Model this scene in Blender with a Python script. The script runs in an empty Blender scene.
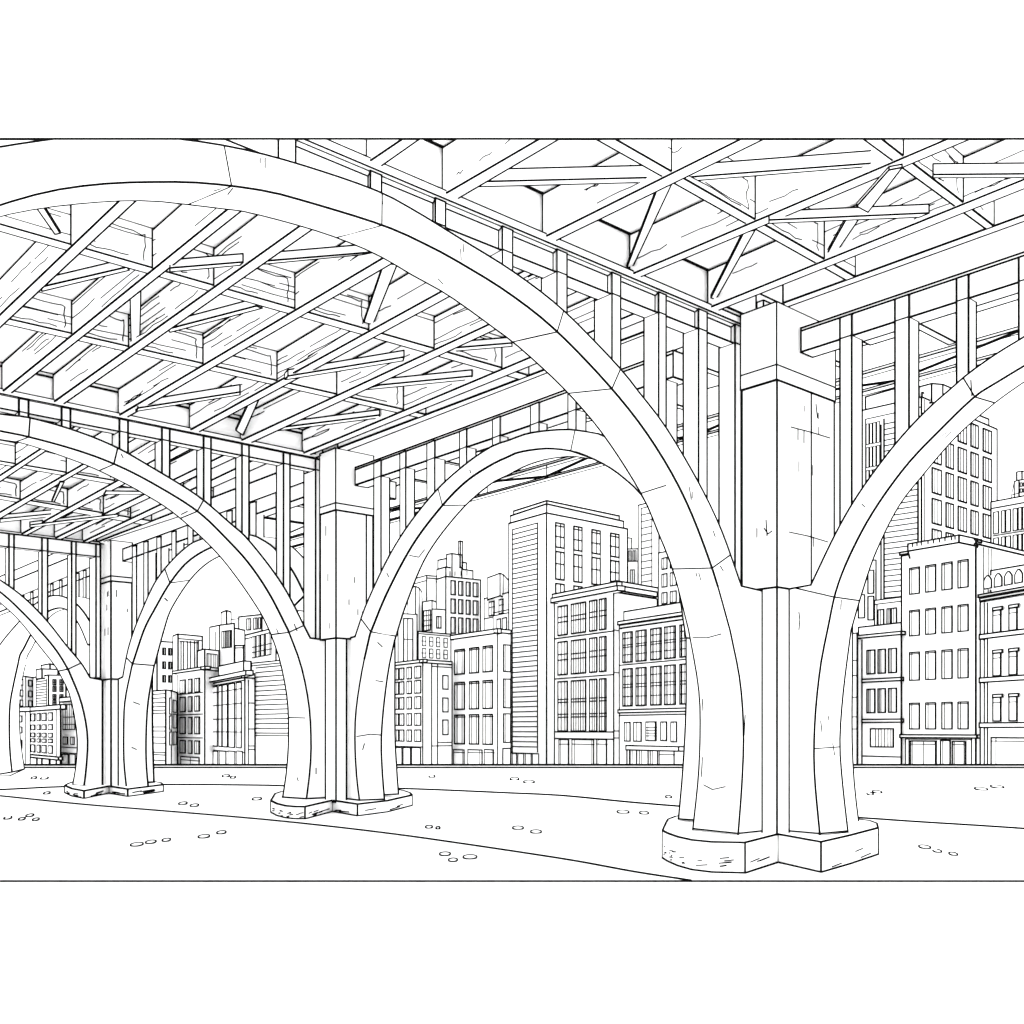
import bpy, bmesh, math, random
import numpy as np
from mathutils import Vector

# ------------------------------------------------------------------ camera, sky, exposure
sc = bpy.context.scene
F = 1050.0; CX = 512.0; YH = 730.0; H = 2.8        # focal length in px, principal column, horizon row, eye height
cam_d = bpy.data.cameras.new("camera"); cam = bpy.data.objects.new("camera", cam_d)
sc.collection.objects.link(cam); sc.camera = cam
cam.location = (0, 0, H); cam.rotation_euler = (math.pi/2, 0, 0)
cam_d.sensor_fit = 'HORIZONTAL'; cam_d.sensor_width = 36.0; cam_d.lens = F/1024*36.0
cam_d.shift_y = (YH-512)/1024; cam_d.clip_start = 0.1; cam_d.clip_end = 8000

w = bpy.data.worlds.new("World"); sc.world = w; w.use_nodes = True
nt = w.node_tree; nt.nodes.clear()
out = nt.nodes.new('ShaderNodeOutputWorld'); bg = nt.nodes.new('ShaderNodeBackground')
bg.inputs['Color'].default_value = (1, 1, 1, 1); bg.inputs['Strength'].default_value = 1.0   # even white overcast
nt.links.new(bg.outputs[0], out.inputs[0])
sc.view_settings.view_transform = 'Standard'; sc.view_settings.look = 'None'
sc.view_settings.exposure = 1.35; sc.view_settings.gamma = 1.0
sc.render.engine = 'CYCLES'
sc.cycles.max_bounces = 64; sc.cycles.diffuse_bounces = 64; sc.cycles.use_denoising = True
sc.render.film_transparent = False

# ------------------------------------------------------------------ materials
def mat(name, col, rough=1.0, noise=0.0):
    m = bpy.data.materials.new(name); m.use_nodes = True
    b = m.node_tree.nodes['Principled BSDF']
    b.inputs['Base Color'].default_value = (*col, 1); b.inputs['Roughness'].default_value = rough
    b.inputs['Specular IOR Level'].default_value = 0.0
    if noise:
        n = m.node_tree.nodes.new('ShaderNodeTexNoise'); n.inputs['Scale'].default_value = 0.35
        r = m.node_tree.nodes.new('ShaderNodeValToRGB')
        r.color_ramp.elements[0].position = 0.35; r.color_ramp.elements[1].position = 0.65
        r.color_ramp.elements[0].color = tuple(c-noise for c in col)+(1,); r.color_ramp.elements[1].color = (*col, 1)
        tc = m.node_tree.nodes.new('ShaderNodeTexCoord')
        m.node_tree.links.new(tc.outputs['Object'], n.inputs['Vector'])
        m.node_tree.links.new(n.outputs['Fac'], r.inputs['Fac']); m.node_tree.links.new(r.outputs['Color'], b.inputs['Base Color'])
    return m
WHITE = mat("white_paint", (0.995, 0.995, 0.995), noise=0.004)
INK = mat("black_outline", (0.004, 0.004, 0.004))
random.seed(4)

# ------------------------------------------------------------------ survey helpers: sight lines met with real planes
A3 = lambda *v: np.array(v, float)
CAM = A3(0, 0, H)
def ray(x, y): return A3((x-CX)/F, 1, (YH-y)/F)
def onz(x, y, z):
    r = ray(x, y); return CAM + r*((z-H)/r[2])
def onv(x, y, P, d):                                   # on the upright plane through P along d
    r = ray(x, y); n = A3(d[1], -d[0]); return CAM + r*((n@P[:2])/(n@r[:2]))
def onp(x, y, P, n):
    r = ray(x, y); return CAM + r*((n@(P-CAM))/(n@r))
def dirn(a, b):
    d = A3(*(b-a)); d[2] = 0; return d/np.linalg.norm(d)
def along(K, d, x):
    m = (x-CX)/F; return K + d*((m*K[1]-K[0])/(d[0]-m*d[1]))
def kp(x, yt, yb):
    D = F*H/(yb-YH); return A3((x-CX)/F*D, D, 0), H+(YH-yt)/F*D
def xline(P, d, Q, e):                                 # plan crossing of two lines
    M = np.array([[d[0], -e[0]], [d[1], -e[1]]]); t = np.linalg.solve(M, (Q-P)[:2]); return P + d*t[0]
def Z(p, z): return A3(p[0], p[1], z)

CLIPK = (YH-139.0)/F                                   # the bridge is built as far overhead as it is surveyed
CLIPN = A3(0, -CLIPK, 1)
def tube_mesh(segs):
    V = []; Q = []
    if not segs: return V, Q
    P = np.array([s[0] for s in segs]); R = np.array([s[1] for s in segs]); W = np.array([s[2] for s in segs])
    d = R-P; L = np.linalg.norm(d, axis=1); k = L > 1e-6; P, R, W, d, L = P[k], R[k], W[k], d[k], L[k]
    d = d/L[:, None]
    up = np.where(np.abs(d[:, 2:3]) > .9, np.array([[1., 0, 0]]), np.array([[0, 0, 1.]]))
    a = np.cross(d, up); a /= np.linalg.norm(a, axis=1)[:, None]; b = np.cross(d, a)
    rp = (W*.5*np.maximum(P[:, 1], 3)/F)[:, None]; rq = (W*.5*np.maximum(R[:, 1], 3)/F)[:, None]
    P = P-d*rp*.6; R = R+d*rq*.6
    ring = []
    for (u, v) in ((1, 1), (-1, 1), (-1, -1), (1, -1)): ring.append(P+(a*u+b*v)*rp*1.02)
    for (u, v) in ((1, 1), (-1, 1), (-1, -1), (1, -1)): ring.append(R+(a*u+b*v)*rq*1.02)
    V = np.stack(ring, 1).reshape(-1, 3)
    n = len(P); base = np.arange(n)*8
    for q in ((0, 1, 2, 3), (7, 6, 5, 4), (0, 4, 5, 1), (1, 5, 6, 2), (2, 6, 7, 3), (3, 7, 4, 0)):
        Q.append(np.stack([base+i for i in q], 1))
    return V.tolist(), np.concatenate(Q).tolist()

class MB:
    def __init__(s, width=1.7): s.V = []; s.Q = []; s.seg = []; s.w = width; s.noedge = []
    def prism(s, bot, top):
        n = len(bot); o = len(s.V); s.V += [tuple(p) for p in bot]+[tuple(p) for p in top]
        s.Q.append([o+i for i in range(n)][::-1]); s.Q.append([o+n+i for i in range(n)])
        for i in range(n): j = (i+1) % n; s.Q.append([o+i, o+j, o+n+j, o+n+i])
        return s
    def col(s, plan, z0, z1): return s.prism([Z(p, z0) for p in plan], [Z(p, z1) for p in plan])
    def up(s, quad, h): return s.prism(quad, [p+A3(0, 0, h) for p in quad])
    def stroke(s, pts, w=1.0):
        for a, b in zip(pts[:-1], pts[1:]): s.seg.append((A3(*a), A3(*b), w))
        return s
    def build(s, name, parent=None, clip=False, ang=24, edges=True, smooth_seg=None):
        bm = bmesh.new(); vs = [bm.verts.new(v) for v in s.V]
        for q in s.Q:
            try: bm.faces.new([vs[i] for i in q])
            except ValueError: pass
        if clip and vs:
            r = bmesh.ops.bisect_plane(bm, geom=bm.verts[:]+bm.edges[:]+bm.faces[:], dist=1e-5, plane_co=Vector(CAM), plane_no=Vector(CLIPN), clear_outer=True)
            ce = [g for g in r['geom_cut'] if isinstance(g, bmesh.types.BMEdge)]
            if ce: bmesh.ops.holes_fill(bm, edges=[e for e in bm.edges if e.is_boundary], sides=0)
        bmesh.ops.recalc_face_normals(bm, faces=bm.faces[:])
        segs = []
        if edges:
            for e in bm.edges:
                if len(e.link_faces) == 2 and e.calc_face_angle(0) < math.radians(ang): continue
                segs.append((A3(*e.verts[0].co), A3(*e.verts[1].co), s.w))
        for a, b, wd in s.seg:
            if clip:
                fa, fb = CLIPN@(a-CAM), CLIPN@(b-CAM)
                if fa > 0 and fb > 0: continue
                if fa > 0: a = b+(a-b)*(fb/(fb-fa))
                elif fb > 0: b = a+(b-a)*(fa/(fa-fb))
            segs.append((a, b, wd))
        bm.verts.index_update()
        V = [tuple(v.co) for v in bm.verts]; Q = [[v.index for v in f.verts] for f in bm.faces]; bm.free()
        nw = len(Q); TV, TQ = tube_mesh(segs); o = len(V)
        V += TV; Q += [[i+o for i in q] for q in TQ]
        me = bpy.data.meshes.new(name); me.from_pydata(V, [], Q)
        me.materials.append(WHITE); me.materials.append(INK)
        mi = np.zeros(len(Q), np.int32); mi[nw:] = 1
        me.polygons.foreach_set('material_index', mi); me.update()
        ob = bpy.data.objects.new(name, me); sc.collection.objects.link(ob)
        if parent is not None: ob.parent = parent
        return ob

def tag(o, label=None, cat=None, group=None, kind=None):
    for k, v in (('label', label), ('category', cat), ('group', group), ('kind', kind)):
        if v: o[k] = v
    return o
def thing(name, label, cat, group=None):
    o = bpy.data.objects.new(name, None); sc.collection.objects.link(o); return tag(o, label, cat, group)

def spline(P, n):
    P = np.array(P, float)
    if len(P) == 2: return [P[0]+(P[1]-P[0])*t for t in np.linspace(0, 1, n)]
    E = np.vstack([2*P[0]-P[1], P, 2*P[-1]-P[-2]])
    out = []
    for i in range(len(P)-1):
        p0, p1, p2, p3 = E[i:i+4]
        for t in np.linspace(0, 1, 13)[:-1]:
            out.append(.5*((2*p1)+(-p0+p2)*t+(2*p0-5*p1+4*p2-p3)*t*t+(-p0+3*p1-3*p2+p3)*t**3))
    out.append(P[-1]); out = np.array(out)
    L = np.concatenate([[0], np.cumsum(np.linalg.norm(np.diff(out, axis=0), axis=1))])
    u = np.linspace(0, L[-1], n)
    return list(np.stack([np.interp(u, L, out[:, k]) for k in range(P.shape[1])], 1))

# ------------------------------------------------------------------ the setting: ground, path, kerb, street
def sheet(name, pts, z, ink=None, th=0.05, label=None):
    m = MB(1.7); m.prism([Z(p, z-th) for p in pts], [Z(p, z) for p in pts])
    for s in (ink or []): m.stroke([Z(p, z) for p in s], 1.7)
    o = m.build(name, edges=False); o['kind'] = 'structure'
    if label: o['label'] = label
    return o
DK = F*H/(768.5-YH); DN = F*H/(881-YH)
ground = sheet('ground', [A3(-140, DN, 0), A3(140, DN, 0), A3(140, DK, 0), A3(-140, DK, 0)], 0, [[A3(-60, DN, 0), A3(60, DN, 0)]], th=0.3)
sheet('pavement', [A3(-140, -40, 0), A3(140, -40, 0), A3(140, DN-.02, 0), A3(-140, DN-.02, 0)], -0.03)
line1 = [(-200, 800), (0, 790.5), (63.5, 787.5), (164, 785.4), (260, 786), (283, 786.7), (407.5, 789.5), (510, 793.8), (563.5, 796.4), (627, 802.7), (679, 807), (770, 813.5), (858.5, 818.5), (916.4, 822.5), (1024, 829.4), (1250, 846)]
line2 = [(-200, 781.5), (0, 796.4), (84, 805), (165, 811.6), (260, 819.7), (334, 827.4), (402, 835.7), (453, 842.9), (510, 851.3), (576, 861.6), (634.6, 872.4), (690.5, 881)]
l1 = [onz(p[0], p[1], 0) for p in spline(line1, 60)]
l2 = [onz(p[0], p[1], 0) for p in spline(line2[1:], 50)]
start = onz(-300, 792, 0)
pathpoly = [onz(-250, 796, 0)]+l1+[A3(l1[-1][0], DN+.03, 0)]+[A3(l2[-1][0], DN+.03, 0)]+l2[::-1]+[onz(-250, 799, 0)]
mpath = MB(1.7); mpath.prism([Z(p, -.01) for p in pathpoly], [Z(p, .004) for p in pathpoly])
mpath.stroke([Z(p, .01) for p in [onz(-250, 796, 0)]+l1], 3.0); mpath.stroke([Z(p, .01) for p in l2[::-1]+[onz(-250, 780+19, 0)]][::-1], 2.3)
o = mpath.build('path', edges=False); o['kind'] = 'structure'
zk = H-(764.8-YH)/F*DK
mk = MB(1.7); mk.col([A3(-140, DK, 0), A3(140, DK, 0), A3(140, DK+.5, 0), A3(-140, DK+.5, 0)], -1.6, zk)
mk.stroke([A3(-100, DK-.06, .03), A3(100, DK-.06, .03)], 2.4)
o = mk.build('kerb'); o['kind'] = 'structure'
sheet('street', [A3(-150, DK+.5, 0), A3(150, DK+.5, 0), A3(220, 260, 0), A3(-220, 260, 0)], -1.5)
sheet('terrain', [A3(-3000, DK+.6, 0), A3(3000, DK+.6, 0), A3(3000, 5000, 0), A3(-3000, 5000, 0)], -1.6)
sheet('terrain', [A3(-3000, -400, 0), A3(3000, -400, 0), A3(3000, DK+.5, 0), A3(-3000, DK+.5, 0)], -1.61)

# ------------------------------------------------------------------ the bridge
bridge = thing('bridge', 'large concrete arch bridge seen from below, with arches, piers and beam grid', 'bridge')
KA, zA = kp(777, 302, 863); KB, zB = kp(336, 448, 812.6); KC, zC = kp(111, 540, 793)
g1 = dirn(onz(318.6, 140, zA), onz(741, 320.5, zA))
c5 = dirn(onz(1024, 252, zA), onz(801, 328, zA))
P0, N0 = Z(KA, zA), A3(0, 0, 1)                                       # underside of the grid: right-hand bay
N1 = np.cross(g1, Z(KB, zB)-Z(KA, zA)); N1 /= np.linalg.norm(N1); P1 = Z(KA, zA)
N2 = np.cross(g1, Z(KC, zC)-Z(KB, zB)); N2 /= np.linalg.norm(N2); P2 = Z(KB, zB)
def zon(p, P, N): return P[2]-(N[0]*(p[0]-P[0])+N[1]*(p[1]-P[1]))/N[2]
G1P = onz(741, 320.5, zA); G2P = onp(321, 456, P1, N1); G3P = onp(99, 542.6, P2, N2)
g2 = dirn(onp(0, 389.7, P1, N1), G2P); g3 = dirn(onp(0, 530.5, P2, N2), G3P)
WEB = 0.79

# deck slabs above the beams
def slab(a, b, P, N):
    q = []
    for p in a+b: q.append(Z(p, zon(p, P, N)+WEB))
    m = MB(1.7); m.up(q, .35); return m.build('deck_slab', bridge, clip=True)
TRP = onz(976, 341, zA)                                               # plane of the far edge truss
E0 = xline(G1P, g1, TRP, c5)
slab([G1P-g1*30, E0+g1*.3], [E0+g1*.3-c5*24, G1P-g1*30-c5*24], P0, N0)
TB = xline(G2P, g2, TRP, c5)
slab([G1P-g1*24+c5*.01, E0+g1*.3+c5*.01], [TB+g1*.3, G2P-g2*24], P1, N1)
TC = xline(G3P, g3, TRP, c5)
slab([G2P-g2*24+c5*.02, TB+g1*.3+c5*.02], [TC+g1*.3, G3P-g3*14], P2, N2)

LONG = []
def strip(name, a0, a1, b0, b1, P, N, h, dz=0.0, start=None, end=None, clip=True, grain=0, wd=1.5, back=0):
    """beam whose underside runs between two surveyed edge lines; start / end: (point, dir) plan lines to run to"""
    A0, A1, B0, B1 = [onp(x, y, P, N) for x, y in (a0, a1, b0, b1)]
    if start is not None:
        A0 = xline(A0, A1-A0, *start); B0 = xline(B0, B1-B0, *start)
    if end is not None:
        A1 = xline(A0, A1-A0, *end); B1 = xline(B0, B1-B0, *end)
    A0, A1, B0, B1 = [Z(p, zon(p, P, N)+dz) for p in (A0, A1, B0, B1)]
    m = MB(wd); m.up([A0, A1, B1, B0], h)
    L = np.linalg.norm(A1-A0)
    if name == 'longitudinal_beam': LONG.append((A0, A1, P, N))
    else:
        for l0, l1, lp, ln in LONG:
            if lp is P:
                c = xline(l0, l1-l0, A0, A1-A0); t = (c-A0)[:2]@(A1-A0)[:2]/L**2
                if 0 < t < 1:
                    n = (A0-B0); n[2] = 0; n /= np.linalg.norm(n); lb = (l1-l0)/np.linalg.norm(l1-l0); side = A3(lb[1], -lb[0], 0)
                    if side@g1 > 0: side = -side
                    c = c+n*.012+side*.012; zc = zon(c, P, N); m.stroke([Z(c, zc), Z(c, zc+h)], wd*.9)
    for k in range(int(grain*L)):                                      # wood-like grain on the side that shows
        t = random.random(); l = random.uniform(.05, .2); zz = random.uniform(.12, .9)*h
        n = (A0-B0); n[2] = 0; n /= np.linalg.norm(n)
        m.stroke([A0+(A1-A0)*min(1, t+l*u)+A3(0, 0, min(h*.95, max(h*.05, zz+random.uniform(-.03, .03)*h)))+n*.004 for u in (0, .3, .55, .8, 1)], .8)
    if name == 'cross_beam' and grain:                                 # chipped outline inside each panel
        ts = sorted(((xline(l0, l1-l0, A0, A1-A0)-A0)[:2]@(A1-A0)[:2]/L**2) for l0, l1, lp, ln in LONG if lp is P)
        n = (A0-B0); n[2] = 0; n /= np.linalg.norm(n)
        for t0, t1 in zip(ts[:-1], ts[1:]):
            if t0 < 0 or t1 > 1 or random.random() < .25: continue
            D_ = t1-t0; W_ = lambda t, z: A0+(A1-A0)*t+A3(0, 0, z*h)+n*.004; q = lambda a: random.uniform(-a, a)
            m.stroke([W_(t0+D_*u, .84-.1*u+q(.03)) for u in (.15, .3, .42, .6, .75, .86, .9)]+[W_(t0+D_*(.9+q(.02)), z) for z in (.62, .48, .34, .2, .12)], .9)
            m.stroke([W_(t0+D_*u, .12+q(.03)) for u in np.linspace(.1, random.uniform(.5, .85), 7)], .9)
            if random.random() < .6: a = random.uniform(.1, .5); m.stroke([W_(t0+D_*(a+u), .45+q(.03)) for u in (0, .1, .2, .3)], .8)
    return m.build(name, bridge, clip=clip)

G1L = (G1P+c5*.25, g1); G2L = (G2P+c5*.25, g2); G3L = (G3P+c5*.25, g3)
# ---- bay between the first and second arch lines
Ls1 = [((0, 313), (117, 200.6), (0, 325.5), (134, 200)), ((5, 388), (225, 209), (13, 390), (238, 211)),
       ((68.5, 390), (298, 225), (81, 390), (310, 228.5)), ((159, 390), (382, 256.5), (171, 390), (392, 261)),
       ((260, 390), (440.6, 290), (275, 389), (448, 295)), ((250, 435), (486, 324), (258, 438), (494, 328)),
       ((310, 449), (473, 380), (318, 450), (492, 379.5))]
for a0, a1, b0, b1 in Ls1:
    strip('longitudinal_beam', a0, a1, b0, b1, P1, N1, WEB, dz=-.04, start=(G2P, g2), end=G1L, grain=1.1)
SOF4 = onp(338, 448, P1, N1); d4 = dirn(onp(546, 369, P1, N1), SOF4)
for a0, a1, b0, b1 in [((0, 224), (433, 348), (0, 231), (428, 353)), ((5, 318), (402, 409), (4, 323.5), (400, 413))]:
    strip('cross_beam', a0, a1, b0, b1, P1, N1, WEB, start=(Ls1 and onp(0, 313, P1, N1)-g1*9, c5), end=(SOF4, d4), grain=.6)
# ---- right-hand bay
def ext(a, b, t): return (b[0]+(b[0]-a[0])*t, b[1]+(b[1]-a[1])*t)
Ls0 = [((369, 159), (397, 140), (380, 164), (414, 140)), ((444, 192), (533, 140), (456, 197), (552.6, 140)),
       ((544, 235), (733.6, 140), (552, 240), (756, 140)), ((632, 272), (939, 140), (638, 275.6), (961, 140)),
       ((711, 305), (1024, 177), (716, 309), (1024, 186))]
for a0, a1, b0, b1 in Ls0:
    strip('longitudinal_beam', a0, ext(a0, a1, .5), b0, ext(b0, b1, .5), P0, N0, WEB, dz=-.04, start=(G1P, g1), grain=1.3)
SOF5 = onz(783, 303, zA); d5 = dirn(onz(1024, 215, zA), SOF5)
for a0, a1, b0, b1 in [((617, 140), (854, 276), (598, 140), (844, 278.6)), ((883, 140), (992.6, 225), (865, 140), (985, 228))]:
    strip('cross_beam', ext(a1, a0, .4), a1, ext(b1, b0, .4), b1, P0, N0, WEB, end=(SOF5, d5), grain=.9)
# ---- small far bay
for a0, a1, b0, b1 in [((0, 474), (38, 449), (0, 480), (43, 451)), ((0, 511), (81, 464), (0, 517), (86, 466)),
                       ((23, 532), (116, 480), (30, 532), (123, 483)), ((57, 536), (142, 494), (65, 536), (150, 496)),
                       ((86, 539), (159, 504), (93, 539), (165, 507))]:
    strip('longitudinal_beam', a0, a1, b0, b1, P2, N2, WEB*.9, dz=-.05, start=(G3P, g3), end=G2L, wd=1.4, grain=.4)
SOF6 = onp(97, 542, P2, N2); d6 = dirn(onp(175, 512, P2, N2), SOF6)
for a0, a1, b0, b1 in [((0, 461), (112, 480), (0, 464), (107, 483)), ((0, 495.6), (92, 511), (0, 499), (90, 515))]:
    strip('cross_beam', a0, a1, b0, b1, P2, N2, WEB*.9, start=(onp(0, 495, P2, N2)-g1*5, c5), end=(SOF6, d6), wd=1.4, grain=.3)

# ---- braces: flat bars lying between the beams
def brace(a0, a1, b0, b1, h, P, N, dz=.10, wd=1.35):
    q = [onp(x, y, P+A3(0, 0, dz), N) for x, y in (a0, a1, b1, b0)]
    m = MB(wd); m.up(q, h)
    return m.build('brace', bridge, clip=True)
for a0, a1, b0, b1, h, dz in [
    ((462, 182), (652, 177.5), (458, 187), (648, 182), .20, .10), ((689, 177), (881, 162.5), (687, 181), (879, 165.5), .20, .10),
    ((933, 174.5), (1060, 173.5), (933, 177.5), (1060, 177.3), .17, -.1), ((769, 220), (929, 213), (769, 223), (919, 217), .15, -.1),
    ((889, 170), (857, 206), (902, 167.5), (868, 212), .05, -.22), ((848, 216), (827.5, 253), (858, 220), (835, 254), .05, .10),
    ((660, 182), (627, 267), (673, 181), (632, 268), .05, .12), ((744, 232), (711, 297.6), (755, 230), (716, 299), .05, .12)]:
    brace(a0, a1, b0, b1, h, P0, N0, dz)
for a0, a1, b0, b1, h, dz in [
    ((36, 207), (55, 234), (43, 206), (60, 233), .04, .1), ((41, 287), (127, 267), (42, 291), (129, 270), .17, .1),
    ((130, 290), (131, 341), (141, 284), (139.7, 341), .04, .10), ((170, 268), (243, 262), (170, 271.5), (240, 265), .16, -.1),
    ((168, 329), (256, 306), (170, 332), (262, 308), .17, .1), ((265, 261), (374, 252), (262, 264), (362, 254.5), .16, .1),
    ((384, 263), (364, 322), (397, 264.6), (373, 324), .04, .12), ((288, 376), (404, 357), (285, 379.5), (403, 360.5), .16, -.1),
    ((380, 385), (472, 376), (360, 390), (472, 379), .16, .1), ((452, 348), (512, 343), (452, 351), (512, 346), .14, .1),
    ((138, 408), (240, 392), (136, 411), (240, 394.5), .2, -.1), ((252, 396), (236, 430), (262, 392), (243, 435), .04, .1),
    ((268, 429), (379.6, 415), (265, 432), (379.6, 417.5), .16, .1)]:
    brace(a0, a1, b0, b1, h, P1, N1, dz, 1.4)
for a0, a1, b0, b1, h, dz in [((0, 519), (60, 513), (0, 522), (58, 515.5), .16, .1), ((106, 491), (145, 491.5), (104, 494), (145, 494), .14, -.1),
    ((52, 501), (60, 482), (54, 502), (64, 482), .04, -.1), ((30, 525), (118, 514), (30, 527), (118, 516.5), .12, -.1)]:
    brace(a0, a1, b0, b1, h, P2, N2, dz, 1.2)

# ---- girders over the arches that come towards the left, with their flange and fascia
def girder(P, d, top, f1, f2, xl, base, N, wd=1.7, depth=.8, fw=1.3):
    zt = onv(*top, P, d)[2]; zf = onv(*f1, P, d)[2]; zb = onv(*f2, P, d)[2]
    e = P+d*.0; s = P-d*xl
    m = MB(wd)
    m.col([s-c5*.10, e-c5*.10, e+c5*.5, s+c5*.5], zf, zt)                       # flange
    m.w = fw; m.build('girder_flange', bridge, clip=True)
    m = MB(wd*.85); m.col([s, e, e+c5*.35, s+c5*.35], zb, zf-.004)
    fas = m
    m2 = MB(wd*.8); m2.col([s+c5*.06, e+c5*.06, e+c5*.4, s+c5*.4], zt+.004, zt+WEB)
    m2.build('girder_web', bridge, clip=True)
    return zt, zf, zb, fas
def column(P, d, side, xc, xf, xs, zt, zb, wd=1.7, zl=None):
    C = along(P, d, xc); f = along(P, d, xf)-C; s = along(C, side, xs)-C
    m = MB(wd); m.col([C, C+f, C+f+s, C+s], zb, zt)
    if zl is not None: m.stroke([Z(C+f, zl), Z(C, zl), Z(C+s, zl)], wd*.8)
    return m.build('spandrel_column', bridge, clip=True)

z1t, z1f, z1b, fas1 = girder(G1P, g1, (741, 320.5), (741, 327), (741, 346), 30, None, N0)
z2t, z2f, z2b, fas2 = girder(G2P, g2, (321, 456), (321, 460), (321, 471), 24, None, N1, 1.6, fw=1.1)
z3t, z3f, z3b, fas3 = girder(G3P, g3, (99, 542.6), (99, 544.5), (99, 557), 12, None, N2, 1.4, fw=1.0)
cols1 = [(278.5, 295.7, 262), (370.6, 381.6, 360), (435.5, 445.6, 425), (498+4.5, 512.7, 487), (557, 567, 541.4), (612, 620.6, 594.5), (658.7, 666, 644), (698.6, 707, 683.3), (735, 741, 719)]
# recessed panels drawn on the fascia between the columns
for (a, b) in zip(cols1[:-1], cols1[1:]):
    Q = G1P-c5*.005
    l = along(Q, g1, a[1]+1.5); r = along(Q, g1, b[0]-(b[0]-b[2])*.25)
    zu = z1f-.10; fas1.stroke([Z(l, zu), Z(r, zu), Z(along(Q, g1, b[0]), z1f)], 1.3); fas1.stroke([Z(r, zu), Z(r, z1b)], 1.3)
fas1.build('fascia_beam', bridge, clip=True)
fas2.build('fascia_beam', bridge, clip=True); fas3.build('fascia_beam', bridge, clip=True)

# ---- arches
ARCHN = 56
def arch(Pn, d, off, E, Nn, Fn, Eb, Nb, Fb, mirror=None, wd=1.7, joints=(), bz=None, fm=(), sm=()):
    """Pn, d: near upright plane; off: vector to the far plane; E/N/F extrados, near and far intrados; *b: the leg below the springing"""
    def sz(px, P):
        o = []
        for x, y in px:
            q = onv(x, y, P, d); o.append(((q-Pn)[:2]@d[:2], q[2]))
        return o
    Pf = Pn+off
    e, n, f = sz(E, Pn), sz(Nn, Pn), sz(Fn, Pf)
    eb, nb, fb = [sz(q, P) for q, P in ((Eb, Pn), (Nb, Pn), (Fb, Pf))]
    e, n, f = spline(e, ARCHN), spline(n, ARCHN), spline(f, ARCHN)
    eb = [np.array(p) for p in eb]
    # leg: straight corner on the outside, curve on the inside
    k = 14; nb = spline(nb, k); fb = spline(fb, k)
    L = np.concatenate([[0], np.cumsum([np.linalg.norm(b-a) for a, b in zip(eb[:-1], eb[1:])])])
    tt = sorted(list(np.linspace(0, L[-1], k-len(eb)+2))+list(L[1:-1]))[:k]
    tt[-1] = L[-1]
    ebr = [np.array([np.interp(t, L, [p[0] for p in eb]), np.interp(t, L, [p[1] for p in eb])]) for t in tt]
    e = e+ebr[1:]; n = n+nb[1:]; f = f+fb[1:]
    if mirror is not None:
        def mir(c):
            lim = c[0][0]; sgn = 1 if c[-1][0] > lim else -1
            m = [np.array([2*mirror-p[0], p[1]]) for p in c]
            m = [p for p in m if (p[0]-lim)*sgn < -.05][::-1]
            m[0] = np.array([m[0][0], -.05]); return m
        me_, mn, mf = mir(e), mir(n), mir(f)
        K = 40
        me_, mn, mf = [list(np.array(q)[np.linspace(0, len(q)-1, K).astype(int)]) for q in (me_, mn, mf)]
        e = me_+e; n = mn+n; f = mf+f
    W = lambda q, o: [Z(Pn+d*p[0]+o, p[1]) for p in q]
    en, nn, ff, ef = W(e, 0*off), W(n, 0*off), W(f, off), W(e, off)
    m = MB(wd); k = len(en); o = len(m.V)
    for a in (en, nn, ff, ef): m.V += [tuple(p) for p in a]
    for i in range(k-1):
        for r in range(4):
            s = (r+1) % 4; m.Q.append([o+r*k+i, o+r*k+i+1, o+s*k+i+1, o+s*k+i])
    m.Q.append([o, o+k, o+2*k, o+3*k]); m.Q.append([o+k-1, o+2*k-1, o+3*k-1, o+4*k-1])
    for jx, jy in joints:                                              # construction joint across face and soffit
        dn_ = [nn[i]+(nn[i+1]-nn[i])*u for i in range(k-1) for u in np.linspace(0, 1, 12)[:-1]]
        df_ = [ff[i]+(ff[i+1]-ff[i])*u for i in range(k-1) for u in np.linspace(0, 1, 12)[:-1]]
        de_ = [en[i]+(en[i+1]-en[i])*u for i in range(k-1) for u in np.linspace(0, 1, 12)[:-1]]
        j = min(range(len(dn_)), key=lambda i: np.hypot(CX+F*dn_[i][0]/dn_[i][1]-jx, YH-F*(dn_[i][2]-H)/dn_[i][1]-jy))
        t = dn_[min(j+9, len(dn_)-1)]-dn_[max(j-9, 0)]; t /= np.linalg.norm(t)
        E_ = min(de_, key=lambda p: abs((p-dn_[j])@t)+(10 if np.linalg.norm(p-dn_[j]) > 2.0 else 0))
        F_ = min(df_, key=lambda p: abs((p-dn_[j]-off)@t)+(10 if np.linalg.norm(p-dn_[j]-off) > 1.5 else 0))
        m.stroke([E_, dn_[j], F_], 1.3)
    for ln in fm: m.stroke([onv(x, y, Pn, d)-off/np.linalg.norm(off)*.006 for x, y in ln], .9)
    if sm:
        PT = []; PX = []
        for i in range(k-1):
            if nn[i][1] < 4: continue
            for a_ in (0, .25, .5, .75):
                p0, p1 = nn[i]+(nn[i+1]-nn[i])*a_, ff[i]+(ff[i+1]-ff[i])*a_
                for b_ in np.linspace(0, 1, 15): PT.append(p0+(p1-p0)*b_)
        PT = np.array(PT); PX = np.stack([CX+F*PT[:, 0]/PT[:, 1], YH-F*(PT[:, 2]-H)/PT[:, 1]], 1)
        for ln in sm:
            m.stroke([PT[np.argmin(((PX-np.array(q))**2).sum(1))] for q in ln], 1.1)
    if bz is not None: m.stroke([Z(en[-1], bz), Z(nn[-1], bz), Z(ff[-1], bz)], wd*.9)
    return m, en
def ztop_at(curve, x):
    best = min(curve, key=lambda p: abs(CX+F*p[0]/p[1]-x)+(1e4 if p[1] < 2 else 0)); return best[2]

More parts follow.
